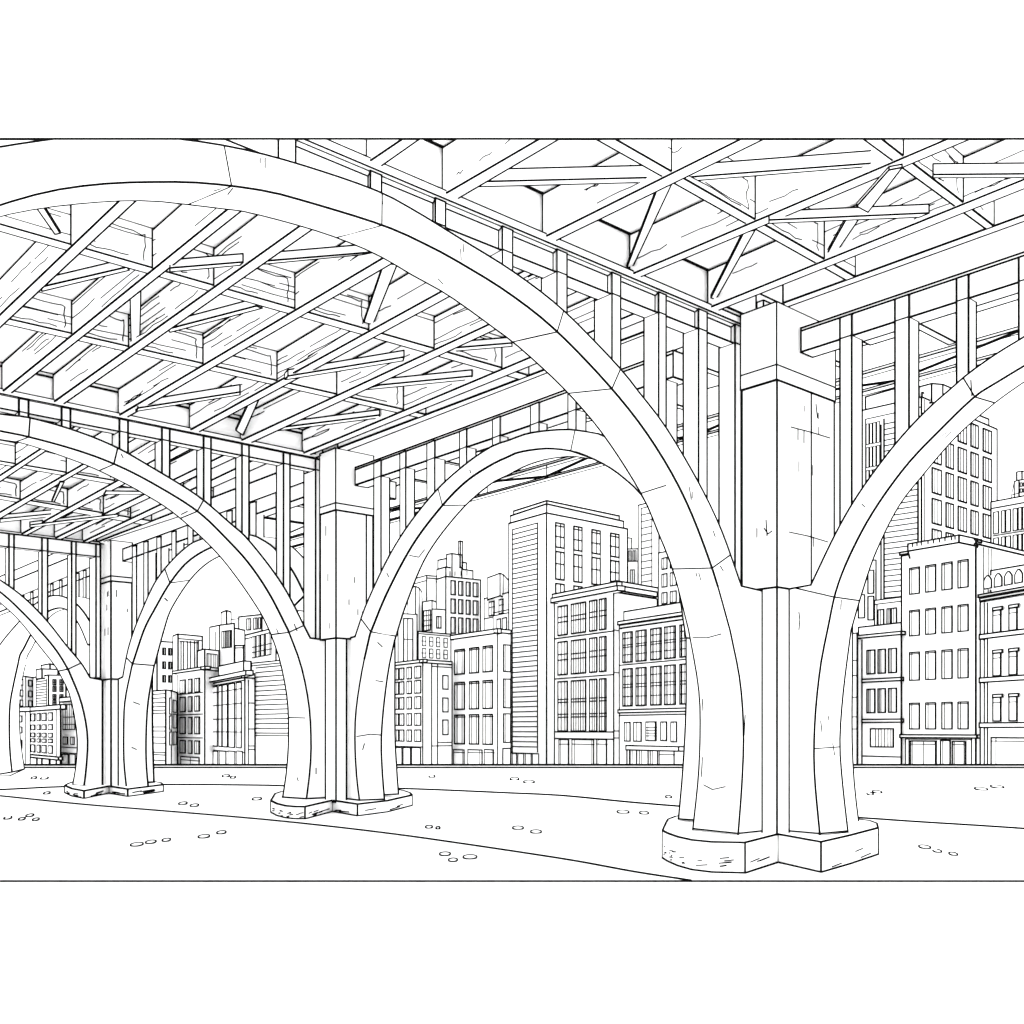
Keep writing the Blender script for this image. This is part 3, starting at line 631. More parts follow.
# ------------------------------------------------------------------ the city behind
class Facade:
    def __init__(s, P, Q): s.P = P; s.d = dirn(P, Q); n = A3(s.d[1], -s.d[0], 0); s.n = n if n@(CAM-P) > 0 else -n
    def z(s, x, y): return onv(x, y, s.P, s.d)[2]
    def at(s, x, z, o=0.0): return Z(along(s.P+s.n*o, s.d, x), z)
class Building:
    def __init__(s, name, label, D0, ref, corners, wd=1.4, depth=10, cat='building', zb=-1.5):
        s.root = thing(name, label, cat); s.corners = corners
        r = YH-corners[ref][1]; s.zt = H+r/F*D0; s.zb = zb
        s.pl = []
        for x, y in corners:
            D = D0*r/(YH-y); s.pl.append(A3((x-CX)/F*D, D, 0))
        s.fac = [Facade(a, b) for a, b in zip(s.pl[:-1], s.pl[1:])]
        s.depth = depth; s.wd = wd
        s.back = s.mkback(s.pl, depth)
        s.wall = MB(wd); s.wall.col(s.pl+s.back, zb, s.zt)
    def mkback(s, pl, dep):
        a, b = pl[-1], pl[0]; c = (a+b)/2
        f = lambda p: (p-A3(0, 0, 0))*(1+dep/p[1])
        A, B = f(a), f(b); m = (A+B)/2; return [m+(A-m)*.9, m+(B-m)*.9]
    def tier(s, name, corners, D0, ref, h=None, wd=None, zb=None, ticks=()):
        r = YH-corners[ref][1]; zt = H+r/F*D0
        pl = [A3((x-CX)/F*(D0*r/(YH-y)), D0*r/(YH-y), 0) for x, y in corners]
        m = MB(wd or s.wd); m.col(pl+s.mkback(pl, s.depth*.6), s.zt-.3 if zb is None else zb, zt)
        for x in ticks: q = along(pl[0]-A3(0, .03, 0), dirn(pl[0], pl[1]), x); m.stroke([Z(q, s.zt), Z(q, zt)], 1.1)
        m.build(name, s.root, ang=4)
    def win(s, k, x0, z1, x1, z0, v=(), h=(), arch=False, name='window', proud=.06, wd=1.25, tw=.85, lintel=False):
        f = s.fac[k]; m = MB(wd)
        P = [f.at(x0, z0, .0), f.at(x1, z0, .0), f.at(x1, z1, .0), f.at(x0, z1, .0)]
        if arch:
            hh = z1-z0; n = 6; r = min(.35*hh, .5*np.linalg.norm(P[1]-P[0])*1.2)
            top = [f.at(x1+(x0-x1)*t, z1-r+r*math.sin(math.pi*t)) for t in np.linspace(0, 1, n)]
            P = P[:2]+top
        m.prism(P, [p+f.n*proud for p in P]); m.stroke([p+f.n*proud for p in P+P[:1]], wd)
        for t in v: x = x0+(x1-x0)*t; m.stroke([f.at(x, z0, proud), f.at(x, z1, proud)], tw)
        for t in h: z = z1+(z0-z1)*t; m.stroke([f.at(x0, z, proud), f.at(x1, z, proud)], tw)
        if lintel:
            ml = MB(wd); ml.prism([f.at(x0-1, z1, 0), f.at(x1+1, z1, 0), f.at(x1+1, z1, .2), f.at(x0-1, z1, .2)], [f.at(x0-1, z1+.22, 0), f.at(x1+1, z1+.22, 0), f.at(x1+1, z1+.22, .2), f.at(x0-1, z1+.22, .2)]); ml.build('lintel', s.root)
        return m.build(name, s.root, edges=False)
    def grid(s, k, cols, rows, ref=None, **kw):
        ref = cols[0][0] if ref is None else ref
        for y0, y1 in rows:
            z1, z0 = s.fac[k].z(ref, y0), s.fac[k].z(ref, y1)
            for c in cols: s.win(k, c[0], z1, c[1], z0, **kw)
        return s
    def band(s, k, x0, x1, y0, y1, proud=.3, name='cornice', wd=None, e0=0, e1=0):
        f = s.fac[k]; z1, z0 = f.z(x0, y0), f.z(x0, y1)
        A, B = f.at(x0, z0, proud), f.at(x1, z0, proud); t = f.n*(proud+.1)
        m = MB(wd or s.wd); m.prism([A-t, B-t, B, A], [Z(p, z1) for p in (A-t, B-t, B, A)]); m.build(name, s.root); return s
    def line(s, k, x0, y0, x1, y1=None, w=1.0):
        f = s.fac[k]; z0 = f.z(x0, y0); z1 = z0 if y1 is None else f.z(x1, y1)
        s.wall.stroke([f.at(x0, z0, .01), f.at(x1, z1, .01)], w); return s
    def lines(s, k, x0, x1, y0, y1, n, w=.9, ref=None):
        f = s.fac[k]; za, zb = f.z(ref or x1, y0), f.z(ref or x1, y1)
        for t in np.linspace(0, 1, n): z = za+(zb-za)*t; s.wall.stroke([f.at(x0, z, .01), f.at(x1, z, .01)], w)
        return s
    def doors(s, k, xs, y0, y1=772, **kw):
        f = s.fac[k]
        for x0, x1 in xs: s.win(k, x0, f.z(x0, y0), x1, f.z(x0, y1), name='door', **kw)
        return s
    def done(s): s.wall.build('wall', s.root, ang=4); return s

R2 = (.25,); RR = (.28, .72)
# --- seen through the wide arch in the middle
b = Building('apartment_building', 'low corner building with a five-row window grid at the left edge inside the wide arch', 92, 1, [(391, 663.8), (422.8, 660), (452, 662)])
b.grid(0, [(396, 399), (400.3, 404.4), (407.5, 411.9), (415.3, 421.2)], [(669, 680), (682.5, 694.5), (698, 709.5), (714, 725.5), (730, 741)], v=R2)
b.band(0, 391, 423, 663.6, 666.4).band(1, 422.8, 452, 660, 663).line(0, 391, 746, 422.8)
b.doors(0, [(396, 402.5), (404, 411), (412.5, 421)], 747.5)
b.line(1, 431.7, 664, 431.7, 770, 1.3).line(1, 437.6, 664, 437.6, 770, 1.2).line(1, 437.6, 742.5, 451.5).line(1, 431.7, 746, 451.5).line(1, 431.7, 666.4, 451.5)
b.grid(1, [(442.4, 447.6)], [(675.5, 689), (698, 711.8), (720, 734.6)]); b.done()

b = Building('apartment_building', 'three-storey corner building with deep tall windows left of the striped tower', 90, 1, [(451.2, 636.2), (497.3, 629.4), (511, 630.6)])
b.band(0, 450.5, 497.3, 636.2, 640.3).band(1, 497.3, 511, 629.4, 633)
b.grid(0, [(455.3, 464.9), (470, 479.1), (483.6, 492.8)], [(650.3, 674.5), (683, 709.5), (715.2, 743.6)], v=(.2, .72), h=(.07,), wd=1.5, tw=1.1)
b.doors(0, [(454.3, 464.5), (468.5, 482.5), (485, 494)], 749.6, v=(.8,), h=(.12,))
b.grid(1, [(503.2, 510)], [(644.8, 671.4), (679, 707.7), (713.8, 742.5)], v=(.3,)); b.doors(1, [(502.5, 510)], 748.5); b.done()

b = Building('office_tower', 'stepped tower with four window columns, crown tiers and a thin mast', 125, 1, [(436.5, 579.5), (445.8, 576.5), (480.7, 580)], depth=8)
b.grid(1, [(450.8, 455.3), (458.4, 462.7), (466, 470), (473, 477.8)], [(580.6, 594.5), (598.9, 613), (617.3, 633)], v=(.75,))
b.tier('crown', [(437, 569.6), (445.8, 567), (473, 570.8)], 125.5, 1)
b.tier('crown', [(438, 560.3), (446.7, 558.5), (466.5, 563)], 126.5, 1, zb=H+17.5)
b.tier('drum', [(446.7, 554.5), (452, 553.6), (461.8, 555)], 125.8, 1, zb=H+17.5)
b.tier('mast', [(458.6, 541.5), (460.3, 541), (462.5, 541.6)], 126.5, 1, zb=H+19.6)
for x in (441, 450, 455, 461, 467): b.line(1 if x > 446 else 0, x, 571.5, x, 575.5) if x > 446 else None
b.done()
b = Building('office_building', 'slim block with one gridded window bay beside the masted tower', 119, 1, [(422.8, 602), (432, 600.4), (436, 602)], wd=1.2, depth=5)
b.grid(0, [(424.3, 430.8)], [(611, 631)], v=(.33, .66), h=(.25, .5, .75)); b.done()
b = Building('office_building', 'small flat block with a single narrow window under the masted tower', 117, 0, [(432, 609), (445.6, 609.8)], wd=1.2, depth=5)
b.grid(0, [(436.5, 440.8)], [(616.4, 628)], v=(.5,)); b.done()
b = Building('office_building', 'plain windowless tower left of the masted tower', 130, 1, [(414, 579), (426.6, 575.4), (437, 576.2)], wd=1.2, depth=6)
b.line(0, 414, 584, 426.6).line(1, 426.6, 578, 437); b.done()
b = Building('office_building', 'narrow round-topped block close to the arch edge', 121, 1, [(408, 589), (415.5, 586.4), (419, 588), (421.7, 592)], wd=1.2, depth=5); b.done()
b = Building('office_building', 'block with one tall divided window strip behind the arch edge', 114, 0, [(398, 613.4), (417, 614.4)], wd=1.2, depth=5)
b.grid(0, [(403.5, 412.6)], [(618.4, 668)], v=(.45,), h=(.42,)); b.done()
b = Building('office_building', 'low block with four small square window columns below the masted tower', 106, 0, [(418.2, 631.4), (451, 634.2)], wd=1.3, depth=5)
b.grid(0, [(422, 425.5), (429.2, 432.6), (436.2, 439.5), (443.6, 447)], [(636.5, 645.5), (648.5, 657.4)], h=(.5,), wd=.9); b.line(0, 418.2, 633.6, 451); b.done()
b = Building('office_building', 'low stepped building with a billboard-like roof slab beside the striped tower', 118, 1, [(484.3, 598.6), (510.5, 592)], wd=1.3, depth=6)
b.tier('roof_block', [(487.7, 577.8), (500, 573.3), (503, 574.5), (510, 582)], 119, 1)
b.grid(0, [(489.5, 494.6), (499.6, 503.5)], [(602.4, 616)], v=(.4, .7), h=(.4,)).line(0, 484, 619, 493).line(0, 493.2, 613, 510).line(0, 493.2, 616, 510).line(0, 493.2, 613, 493.2, 632)
b.grid(0, [(497.5, 501), (503, 507)], [(619.5, 631)]); b.done()

b = Building('office_tower', 'tallest square tower with a louvred side and four tall glazed strips', 108, 1, [(508.9, 523.5), (546.5, 513), (627.4, 529)], wd=1.6, depth=22)
b.tier('parapet', [(510.3, 516), (546.7, 504), (623.7, 521.4)], 109, 1)
b.tier('roof_slab', [(513.7, 511.2), (546.8, 500.7), (619.2, 516)], 110, 1)
b.lines(0, 512.4, 537.6, 523, 747, 45, w=1.1)
b.line(0, 512.4, 529.6, 512.4, 752, 1.3).line(0, 537.6, 523, 537.6, 752, 1.5).line(0, 512.4, 753, 537.6, None, 1.3)
b.doors(0, [(513, 517), (518.5, 524), (526, 531.5), (533, 539)], 753.5, wd=1.0)
for c in [(555.4, 563.8), (573.5, 581.6), (591.6, 599.8), (610.2, 618.6)]:
    f = b.fac[1]; ref = 555.4
    for y0, y1, hh in ((522.8, 547, (.12, .56)), (551.5, 579, (.44,)), (583.6, 612, (.4,))):
        b.win(1, c[0], f.z(ref, y0), c[1], f.z(ref, y1), v=(.62,), h=hh, wd=1.5, tw=1.2)
    b.win(1, c[0], f.z(ref, 547), c[1], f.z(ref, 551.5), name='spandrel_panel', wd=1.0)
b.done()

b = Building('commercial_building', 'corner building with heavy double cornice and large divided windows right of the tall tower', 99, 1, [(554.6, 603), (613.7, 592), (657, 599)], wd=1.5, depth=12)
for k, xa, xb, y0, y1, pr in ((0, 552.3, 616.8, 595.5, 600, .5), (0, 551, 617.2, 600.2, 604.5, .8), (1, 616.8, 658, 582, 586.5, .5), (1, 617.2, 657, 586.7, 591.5, .5)):
    b.band(k, xa, xb, y0, y1, proud=pr)
cs = [((558.5, 567.7), (.3, .7), (.38, .55)), ((571.8, 586), (.14, .3, .46, .62, .8), (.4, .55)), ((590.1, 597.2), (.3, .6), (.38, .55)), ((600, 606.4), (.3, .7), (.38, .55))]
for y0, y1 in ((607, 635.6), (642.5, 675), (682, 731)):
    for c, v, h in cs:
        f = b.fac[0]; b.win(0, c[0], f.z(558.5, y0), c[1], f.z(558.5, y1), v=v, h=h if y1 < 700 else (.36, .42, .66, .72), wd=1.5, tw=1.15)
b.line(0, 554.6, 638.9, 613.7, None, 1.3).line(0, 554.6, 679, 613.7, None, 1.2).line(0, 554.6, 731.8, 613.7, None, 1.4).line(0, 554.6, 738.5, 613.7, None, 1.4)
b.doors(0, [(559.5, 569), (572.5, 594), (597, 607)], 739.5, v=(.1, .9), h=(.14,), wd=1.2)
b.line(1, 613.7, 630, 620).line(1, 613.7, 672.5, 620).line(1, 613.7, 731, 620).line(1, 613.7, 738, 620); b.done()

b = Building('commercial_building', 'wide two-storey block with shaded sash windows and an awning, next to the arch leg', 93, 0, [(619.4, 625), (692, 614.3)], wd=1.5, depth=10)
b.tier('parapet', [(624, 611.8), (695, 600)], 93.6, 0)
b.band(0, 617.8, 692, 622.7, 625.8, proud=.5).band(0, 619.4, 692, 625.8, 629, proud=.25)
b.grid(0, [(623.4, 632.6), (636.6, 646.5), (651.2, 661.5), (665, 675.7), (680.5, 688)], [(633, 662.6), (669.3, 706)], v=(.1, .22, .5, .78, .9), h=(.2, .42, .5, .75), wd=1.5, tw=1.0)
b.line(0, 619.4, 665.4, 692, None, 1.2).band(0, 618, 692, 710, 713, proud=.25).line(0, 619.4, 715.6, 692, None, 1.2)
b.grid(0, [(625, 630.5), (634.3, 641.6), (657, 667), (661.5-0, 661.6)][:2]+[(671.5, 677)], [(722.5, 741)], v=(.3,), wd=1.3)
b.grid(0, [(646.5, 656.5)], [(722, 740.5)], v=(.15, .85), h=(.3, .45, .6, .75), wd=1.3).grid(0, [(661.3, 667)], [(722, 740.5)], v=(.3,), wd=1.3)
b.band(0, 626, 678.6, 745.3, 749.5, proud=.8, name='awning')
b.doors(0, [(627, 630), (631, 637), (640, 648.5), (651, 658)], 750, wd=1.1, v=(.2,)); b.doors(0, [(660, 674.5)], 750, wd=1.1, h=(.2,)); b.done()
b = Building('office_tower', 'narrow slab tower with horizontal floor bands, half hidden by the big arch', 130, 0, [(638.2, 505.3), (659, 500)], wd=1.3, depth=6)
b.line(0, 641.3, 508, 641.3, 600).line(0, 651.9, 505, 651.9, 600)
for i in range(13): y = 508.5+i*6.7; b.line(0, 641.3, y, 651.9, None, .9)
b.done()
b = Building('office_tower', 'tower with rounded windows peeking out beside the big arch leg', 116, 0, [(658.4, 553), (700, 545)], wd=1.3, depth=8)
b.grid(0, [(662.3, 667.3), (670.6, 676.5), (680, 686)], [(558.5, 569.5), (574.5, 587.3), (593, 604)], wd=1.2, v=(.3,)); b.done()
b = Building('office_building', 'small distant block with striped top floor in the gap between two towers', 135, 0, [(626, 549), (639, 548.6)], wd=1.1, depth=5)
b.tier('roof_block', [(626, 537.5), (631.5, 538.2)], 136, 0)
b.grid(0, [(628.5, 631.5), (633, 636)], [(551, 561)], v=(.5,), wd=.8).line(0, 626, 561.5, 639).grid(0, [(630.3, 634.4)], [(570, 583)], v=(.5,), wd=.9); b.done()

# --- seen through the arch between the far and middle piers
b = Building('apartment_building', 'plain block with two columns of small windows, left in the second arch opening', 127, 0, [(157, 641.2), (178, 642.5)], wd=1.45, depth=6)
b.grid(0, [(162.6, 165.3), (168.5, 171.2)], [(648, 654.7), (661.8, 668.6), (675.4, 682)], wd=1.1, v=(.5,)); b.done()
b = Building('office_tower', 'flat-topped tower with three tall ribs of glazing', 123, 1, [(173.2, 636), (178, 634), (202.3, 636.3)], wd=1.45, depth=6)
b.line(1, 178, 638.5, 202.3).line(1, 198.5, 640, 198.5, 680)
for x in (181, 183.5, 187.3, 190.3, 194.5, 197): b.line(1, x, 641.3, x, 680, 1.0)
b.line(1, 180, 641.3, 198.5); b.done()
b = Building('office_building', 'small cube block with a striped window, lower middle of the second opening', 116, 1, [(198, 651), (204.7, 649), (218.6, 650.7)], wd=1.45, depth=6)
b.grid(1, [(206.7, 216.6)], [(653.5, 668)], v=(.2, .35, .5, .7, .85), wd=1.0); b.done()
b = Building('office_tower', 'tower with a dark slatted panel and a stubby chimney', 119, 1, [(210, 627.2), (219.7, 625.2), (234.3, 623.4)], wd=1.45, depth=7)
b.tier('chimney', [(221.4, 612.6), (226.6, 610.5), (230.8, 612)], 120, 1)
b.grid(1, [(222.4, 231.9)], [(631.5, 648)], v=(.15, .3, .42, .55, .68, .82, .92), wd=1.1, tw=1.0).line(0, 215.5, 632, 215.5, 655); b.done()
b = Building('office_building', 'plain narrow annex to the right of the chimney tower', 121, 0, [(234, 628), (244.5, 630.3)], wd=1.45, depth=5); b.done()
b = Building('office_building', 'high rear block with slotted windows just under the arch', 130, 0, [(238.9, 616.9), (262, 614.4)], wd=1.45, depth=6)
b.grid(0, [(247, 251), (254, 257.5), (259, 261.5)], [(619, 630)], v=(.5,), wd=1.0).line(0, 230.5, 619.6, 239); b.done()
b = Building('office_building', 'low white box building in front of the chimney tower', 113, 0, [(234.8, 645.5), (243.6, 645.3), (249, 645.6)], wd=1.45, depth=5); b.line(0, 234.8, 648, 243.6); b.done()
b = Building('apartment_building', 'block with a wide gridded window band above the louvred building', 104, 0, [(245.5, 635.2), (276, 627.5)], wd=1.45, depth=6)
b.line(0, 245.5, 639, 276).grid(0, [(252.8, 256.5), (257.3, 261), (262, 265.6), (266.6, 271.5)], [(637, 658)], v=(.3, .6), h=(.5, .75), wd=1.0); b.done()
b = Building('parking_garage', 'wide building clad in horizontal louvres behind the middle pier arch', 91, 0, [(251.8, 663.2), (303, 658)], wd=1.3, depth=10)
b.lines(0, 256, 301, 668, 733, 15, w=1.1, ref=256).line(0, 256, 735.5, 301).line(0, 252, 665.8, 301); b.done()
b = Building('commercial_building', 'large glazed building with attic floor and heavy cornice in the second opening', 89.5, 1, [(210, 684), (244.8, 677.5), (254.8, 678)], wd=1.4, depth=10)
b.tier('attic', [(219, 666.2), (243.6, 661), (251, 661.2)], 92, 1)
b.band(0, 206.3, 245.8, 680, 683.8, proud=.5).band(1, 244.8, 254.8, 673.4, 678, proud=.3)
b.grid(0, [(213.6, 218), (219.8, 222.5), (223.5, 228), (229.5, 235.3), (237.3, 241.9)], [(687, 746)], h=(.1, .32, .55, .76), wd=1.2, tw=1.0)
b.line(0, 212, 686, 244).line(0, 212, 750, 244).doors(0, [(214, 218.5), (220.5, 226.5), (229, 235.5), (237.5, 243)], 751, wd=1.1)
for y in (703, 729, 746, 749.6): b.line(1, 248.4, y, 254.8)
b.line(1, 248.4, 680, 248.4, 770); b.done()
b = Building('apartment_building', 'four-storey house with grouped windows beside the glazed building', 99, 1, [(172.6, 672), (204.7, 667.2), (218.6, 668.8)], wd=1.3, depth=8)
b.band(0, 172.6, 205, 672, 674.5, proud=.4).band(1, 204.7, 218, 667, 670, proud=.3)
b.grid(0, [(180.8, 186), (189, 192.7), (195.5, 200.3)], [(680.5, 693.5), (697.5, 711.8), (717.6, 733.6), (740.5, 752.8)], v=(.3, .65), wd=1.2)
for y in (694.5, 715, 737.5): b.line(0, 178.5, y, 203)
b.line(0, 178, 675, 178, 770).doors(0, [(181.5, 199.7)], 756.5, h=(.2,), v=(.5,), wd=1.2); b.done()
b = Building('apartment_building', 'small louvred corner building at the bottom left of the second opening', 98, 1, [(152, 691), (165.7, 690), (171, 690.5), (176.8, 692.5)], wd=1.45, depth=6)
for y in (694.5, 698.5, 703, 707, 710.5, 713.5, 727, 731, 737, 743, 752, 754.5, 760): b.line(0, 152, y, 165.7, None, 1.0)
b.grid(1, [(169, 170.8)], [(698, 714), (716, 730), (732, 745)], wd=.9).grid(2, [(172.3, 175.5)], [(700, 712), (714, 728), (732, 745)], v=(.5,), wd=.9); b.done()

# --- seen at the far left
b = Building('apartment_building', 'narrow distant block with two window strips at the far left', 112, 0, [(14, 674.8), (34, 677.6)], wd=1.4, depth=5)
b.line(0, 25.5, 677, 25.5, 712).line(0, 22, 678, 22, 712)
b.grid(0, [(19.5, 22), (28, 31)], [(679, 685), (690, 696), (700, 706)], wd=1.1); b.done()
b = Building('office_tower', 'distant tower with a louvred front and stepped roof at the far left', 108, 1, [(33.4, 677.5), (48.6, 675), (66, 675.3)], wd=1.4, depth=6)
b.tier('penthouse', [(36.6, 669.6), (42, 668.8), (58, 669.5)], 109, 1); b.tier('penthouse', [(41.6, 665.4), (50, 663.8), (58, 666)], 110, 1, zb=H+5)
b.lines(0, 36.4, 46.8, 680.5, 706, 10, w=.9).line(0, 36.4, 680, 36.4, 707).line(0, 46.8, 679, 46.8, 707)
b.grid(1, [(53, 56), (60, 63)], [(679.5, 685), (686.5, 691.5), (694.5, 699), (700, 705)], v=(.5,), h=(.5,), wd=1.1); b.done()
b = Building('apartment_building', 'low apartment block with a dense grid of tiny windows at the far left', 93, 1, [(12, 708), (30.5, 707.5), (60.5, 705)], wd=1.5, depth=6)
b.band(0, 12, 30.5, 707.5, 712).band(1, 30.5, 60.5, 707.5, 711.5)
b.grid(1, [(32.2, 35.7), (38, 41), (43, 46.9), (49.2, 53.3)], [(714, 721), (725, 729.7), (733, 736.7), (738.7, 741.8), (744.7, 751.7)], v=(.5,), wd=1.1, tw=.6)
b.line(0, 25.4, 712, 25.4, 770).line(1, 56.5, 710, 56.5, 756).band(1, 30.5, 58.5, 754.3, 757, proud=.2).grid(0, [(19.5, 22.5)], [(716, 722), (727, 733), (740, 748)], wd=1.1)
b.doors(1, [(31.5, 37.5), (38.5, 42.5), (43.5, 50), (51.5, 57)], 757.5, wd=1.2); b.done()
b = Building('commercial_building', 'small building with a tall glazed panel against the third arch leg', 91, 0, [(60, 698.5), (80, 696.5)], wd=1.5, depth=6)
b.band(0, 59.6, 80, 698.3, 702.5).grid(0, [(63.9, 75.5)], [(705, 729.5)], v=(.15, .3, .5, .65, .8), h=(.5, .8), wd=1.0).grid(0, [(64, 68.5), (71.5, 75)], [(737, 744)], v=(.3, .7), wd=1.0)
b.line(0, 61, 747, 80).line(0, 61, 752.5, 80).doors(0, [(63, 69), (70.5, 76)], 754, wd=1.0); b.done()

# --- seen through the right-hand arch
b = Building('office_tower', 'tall corner tower with louvred side and five columns of divided windows at the right', 116, 1, [(860, 411), (921.5, 397), (996.8, 429.3)], wd=1.5, depth=18)
b.tier('penthouse', [(865.6, 397), (918, 382)], 118, 1); b.tier('penthouse', [(919, 387), (931.6, 383.6), (942.7, 384.5), (953, 389)], 117, 1)
b.tier('roof_slab', [(921.5, 393), (988.6, 419.3), (989, 425)], 119, 0) if False else b.tier('roof_slab', [(922, 392.5), (988.6, 419.3)], 117.5, 0)
b.line(0, 865.6, 419.3, 921).line(0, 865.6, 419.3, 865.6, 600)
b.grid(0, [(866.5, 869, ), (870, 872.3), (873.3, 876), (877, 879.8)], [(424.4, 444.8), (448, 467.8), (471, 491), (495, 515)], wd=.8)
b.lines(0, 884, 918, 417, 606, 35, w=1.1, ref=918).line(0, 884, 419, 884, 640, 1.4).line(0, 918, 412, 918, 640, 1.5).line(0, 881, 425, 881, 640, 1.3)
b.grid(1, [(931.6, 940.6), (945.5, 952.9), (957.6, 966), (970.4, 977.5), (982.6, 990.8)], [(407, 431), (437.3, 462), (467.8, 492.4), (498.4, 523), (529, 553)], v=(.35, .68), wd=1.5, tw=1.1)
b.line(1, 924, 400, 924, 640, 1.2); b.done()
b = Building('office_building', 'long block with paired vertical windows at the right edge', 108, 0, [(991, 502), (1060, 489)], wd=1.4, depth=8)
b.line(0, 991, 508.7, 1060, None, 1.3)
b.grid(0, [(994, 998.8), (1001.8, 1005.3), (1006.3, 1010.7), (1013.5, 1017.5), (1018.7, 1022), (1023.2, 1027)], [(512.5, 534), (538.5, 556)], wd=1.0)
b.line(0, 993, 536, 1060); b.done()
b = Building('office_tower', 'distant stepped round-shouldered tower at the right edge of the view', 150, 1, [(1011, 500), (1014.5, 481.5), (1019, 480), (1050, 478)], wd=1.2, depth=8)
b.tier('roof_block', [(1016.7, 472), (1022, 471.2), (1040, 472)], 151, 1)
b.grid(2, [(1020, 1022), (1023.5, 1026)], [(483, 486.5), (489, 492.5)], wd=.9).line(1, 1012.5, 495, 1019, None, .9); b.done()
b = Building('apartment_building', 'four-storey white corner house with sixteen deep windows and crenellated roof edge', 88, 1, [(901.6, 556), (975.8, 543.5), (1030, 556.5)], wd=1.6, depth=12)
b.band(0, 899.8, 976.9, 553.6, 556.2, proud=.5).band(1, 976, 1030, 541.2, 545.5, proud=.4)
b.tier('crenellated_parapet', [(908, 544), (959, 535), (977.5, 539)], 90, 0, ticks=(912.6, 917, 921.3, 928, 933.5, 939.5, 945, 951.5, 955))
b.grid(0, [(910, 919.7), (926.2, 935.9), (942.4, 952.4), (958.5, 968.5)], [(568.5, 594.4), (610.9, 636), (652.7, 680.4), (703.3, 728.9)], v=(.2,), h=(.06,), wd=1.3, tw=.9)
b.band(0, 900, 976.9, 734.6, 737.5, proud=.4)
b.line(0, 905.5, 739, 905.5, 770).line(0, 909, 739, 909, 770).line(0, 905.5, 739, 972)
b.doors(0, [(911, 936.5)], 741, v=(.05, .5, .95), h=(.1,), wd=1.3); b.doors(0, [(941, 950.5)], 740.5, v=(.2,), wd=1.3); b.doors(0, [(953, 966)], 741.5, v=(.1, .85), h=(.1,), wd=1.3); b.line(0, 971.5, 739, 971.5, 770)
for x in (983.5, 988, 991): b.line(1, x, 546, x, 600)
b.done()
b = Building('commercial_building', 'low three-storey building with parapet beside the near pier arch leg', 94, 1, [(857.6, 636), (901.3, 631.8)], wd=1.5, depth=8)
b.tier('parapet', [(858.6, 627.4), (901.5, 622.5)], 94.8, 1); b.band(0, 857.4, 901.3, 636, 639, proud=.4)
b.line(0, 862, 640, 862, 770, 1.3).line(0, 857.7, 636, 857.7, 770, 1.2)
b.grid(0, [(867.5, 875.2), (878.6, 885.7), (889, 896.8)], [(650.6, 674), (689.4, 712.7)], v=(.15, .35), wd=1.4, tw=.9)
b.grid(0, [(871, 893.7)], [(728.8, 746.7)], v=(.2, .33, .45, .6, .75, .88), wd=1.4)
b.band(0, 862, 901.3, 679.5, 682.5, proud=.15).band(0, 862, 901.3, 719.5, 722.5, proud=.15).line(0, 862, 756, 901.3, None, 1.3); b.done()
b = Building('office_building', 'little rooftop house with slim windows above the low three-storey building', 99, 1, [(874.7, 600.4), (901.5, 597)], wd=1.3, depth=4)
b.line(0, 874.7, 604.5, 901.5).line(0, 877, 605, 877, 630).grid(0, [(878.6, 884), (887.5, 891), (892, 896.8)], [(610, 626)], v=(.4,), wd=1.3); b.done()
b = Building('apartment_building', 'block with rounded tall windows squeezed beside the right arch leg', 103, 0, [(846, 562), (876, 560)], wd=1.3, depth=5)
b.grid(0, [(868, 873.6)], [(570.6, 593.5), (596.6, 620)], wd=1.2).grid(0, [(858.5, 864.5)], [(595, 618)], wd=1.2); b.done()
b = Building('apartment_building', 'narrow strip of a house right behind the right arch leg', 96, 0, [(846, 634), (857, 633)], wd=1.3, depth=5)
for y in (661, 676, 697.5, 717, 729): b.line(0, 846, y, 857)
b.done()
b = Building('commercial_building', 'ornate building with moulded belt courses and hooded windows at the right edge', 84, 0, [(980.5, 602), (1075, 586)], wd=1.6, depth=10)
b.tier('attic', [(991, 570.6), (1070, 557)], 86, 0)
f = b.fac[0]
b.band(0, 978.4, 1075, 597, 599.5, proud=.9).band(0, 980, 1075, 599.5, 602.3, proud=.5)
for y in (637, 680, 724.5): b.band(0, 979.5, 1075, y-1.5, y+3, proud=.5)
for x in (984.4, 987.6): b.line(0, x, 603, x, 770, 1.3)
b.grid(0, [(993.7, 1001.3), (1009.8, 1017.5), (1026, 1034)], [(611, 632.6), (653.5, 676), (697.5, 721)], h=(.22,), lintel=True, wd=1.4)
for x in (993.7, 1004.3, 1014.6, 1025): b.win(0, x, H+(YH-578.3)/F*86*.97, x+7.4, H+(YH-591)/F*86*.97, arch=True, wd=1.3, proud=.9)
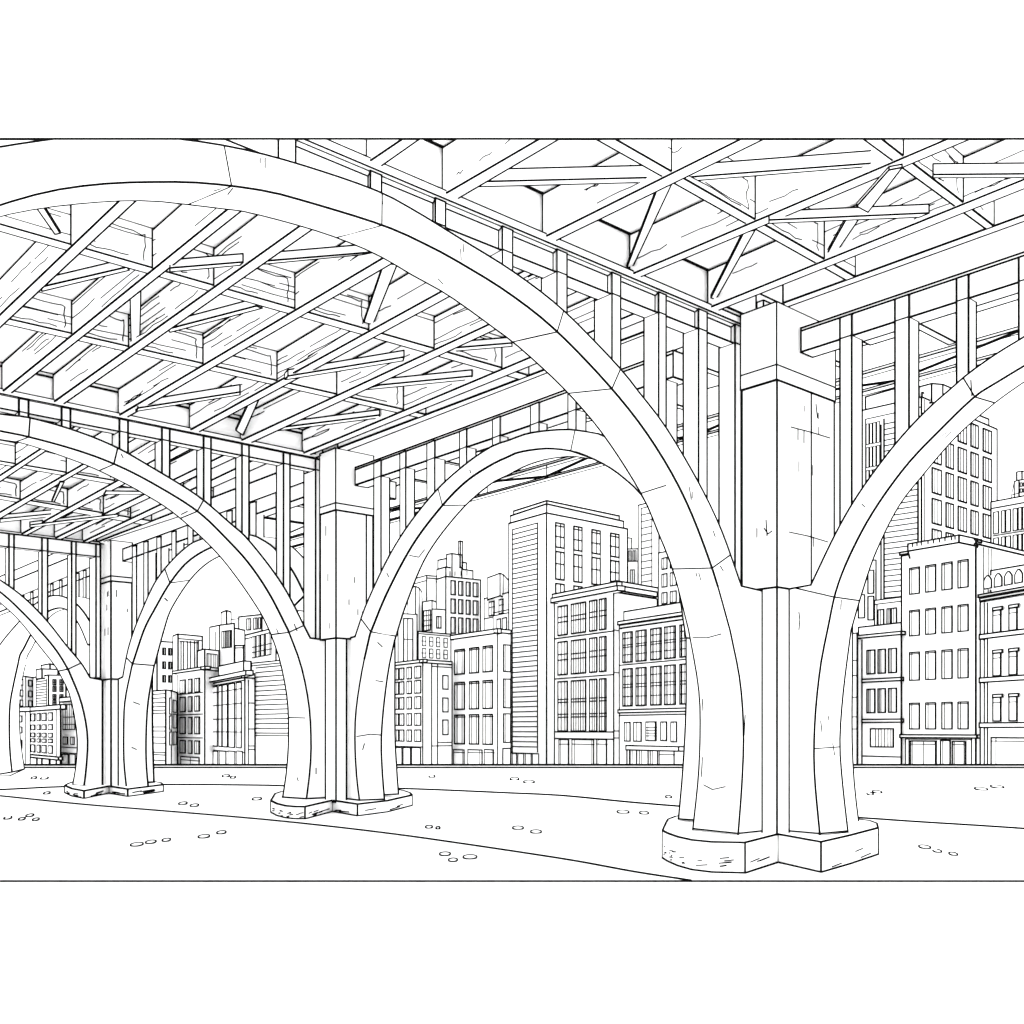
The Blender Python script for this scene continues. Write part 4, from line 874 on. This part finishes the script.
b.doors(0, [(992, 1060)], 737.6, v=(.06,), h=(.1,), wd=1.5); b.done()

# ------------------------------------------------------------------ pebbles on the ground
peb = [(8, 819, 7), (22, 820, 6), (30, 816.5, 7), (36, 820.5, 6), (137, 845.5, 12), (151, 843, 10), (166.5, 841, 8), (204, 837.5, 11), (221.5, 833.5, 9), (445, 855, 11), (453, 861, 9), (470, 858, 14),
       (183, 804.5, 8), (194.5, 806.5, 8), (34, 779, 5), (44.5, 779.3, 7), (47, 794.2, 6), (257, 800, 9), (226, 777, 7), (233, 778.5, 5), (432, 777.5, 6), (429, 828, 7), (438, 829, 4),
       (514.5, 780, 9), (529, 783, 11), (518, 829, 11), (536, 832.8, 11), (623, 813, 12), (644, 814, 9), (668.5, 798, 6), (870, 795, 6), (877, 793, 9), (981, 790, 12), (997, 787.8, 12), (924.5, 848, 11), (937, 852, 8), (953, 855, 8)]
for i, (x, y, wpx) in enumerate(peb):
    c = onz(x, y, 0.01); r = wpx/2*c[1]/F; n = 14; dy = r*1.5 if y > 790 else r*2.2
    dy = r*1.2; hh = 2.2*c[1]/F
    an = np.linspace(0, 2*math.pi, n, endpoint=False)+.2
    base = [Z(c+A3(r*math.cos(t), dy*math.sin(t), 0), .002) for t in an]
    top = [Z(c+A3(r*math.cos(t), dy*math.sin(t), 0), .01+hh*(1+math.sin(t))/2) for t in an]
    m = MB(1.0); m.prism(base, top); m.stroke([p+A3(0, -.01, .004) for p in ((top+top[:1]) if wpx > 8.5 else (top[6:]+top[:3] if i % 5 == 0 else top+top[:1]))], 1.25)
    far = y < 800 and x < 1100
    o = m.build('pebble', edges=False)
    where = 'small flat pebble lying on the strip of ground before the far kerb' if y < 800 else ('small flat pebble lying on the curved path between the piers' if (x > 480 and y < 835) or y < 812 or x > 600 or (x in (429, 438)) else 'small flat pebble lying on the open ground in front of the path')
    tag(o, where, 'pebble', {True: 'pebbles before the far kerb', False: 'pebbles on the path' if 'path between' in where else 'pebbles in the foreground'}[y < 800])
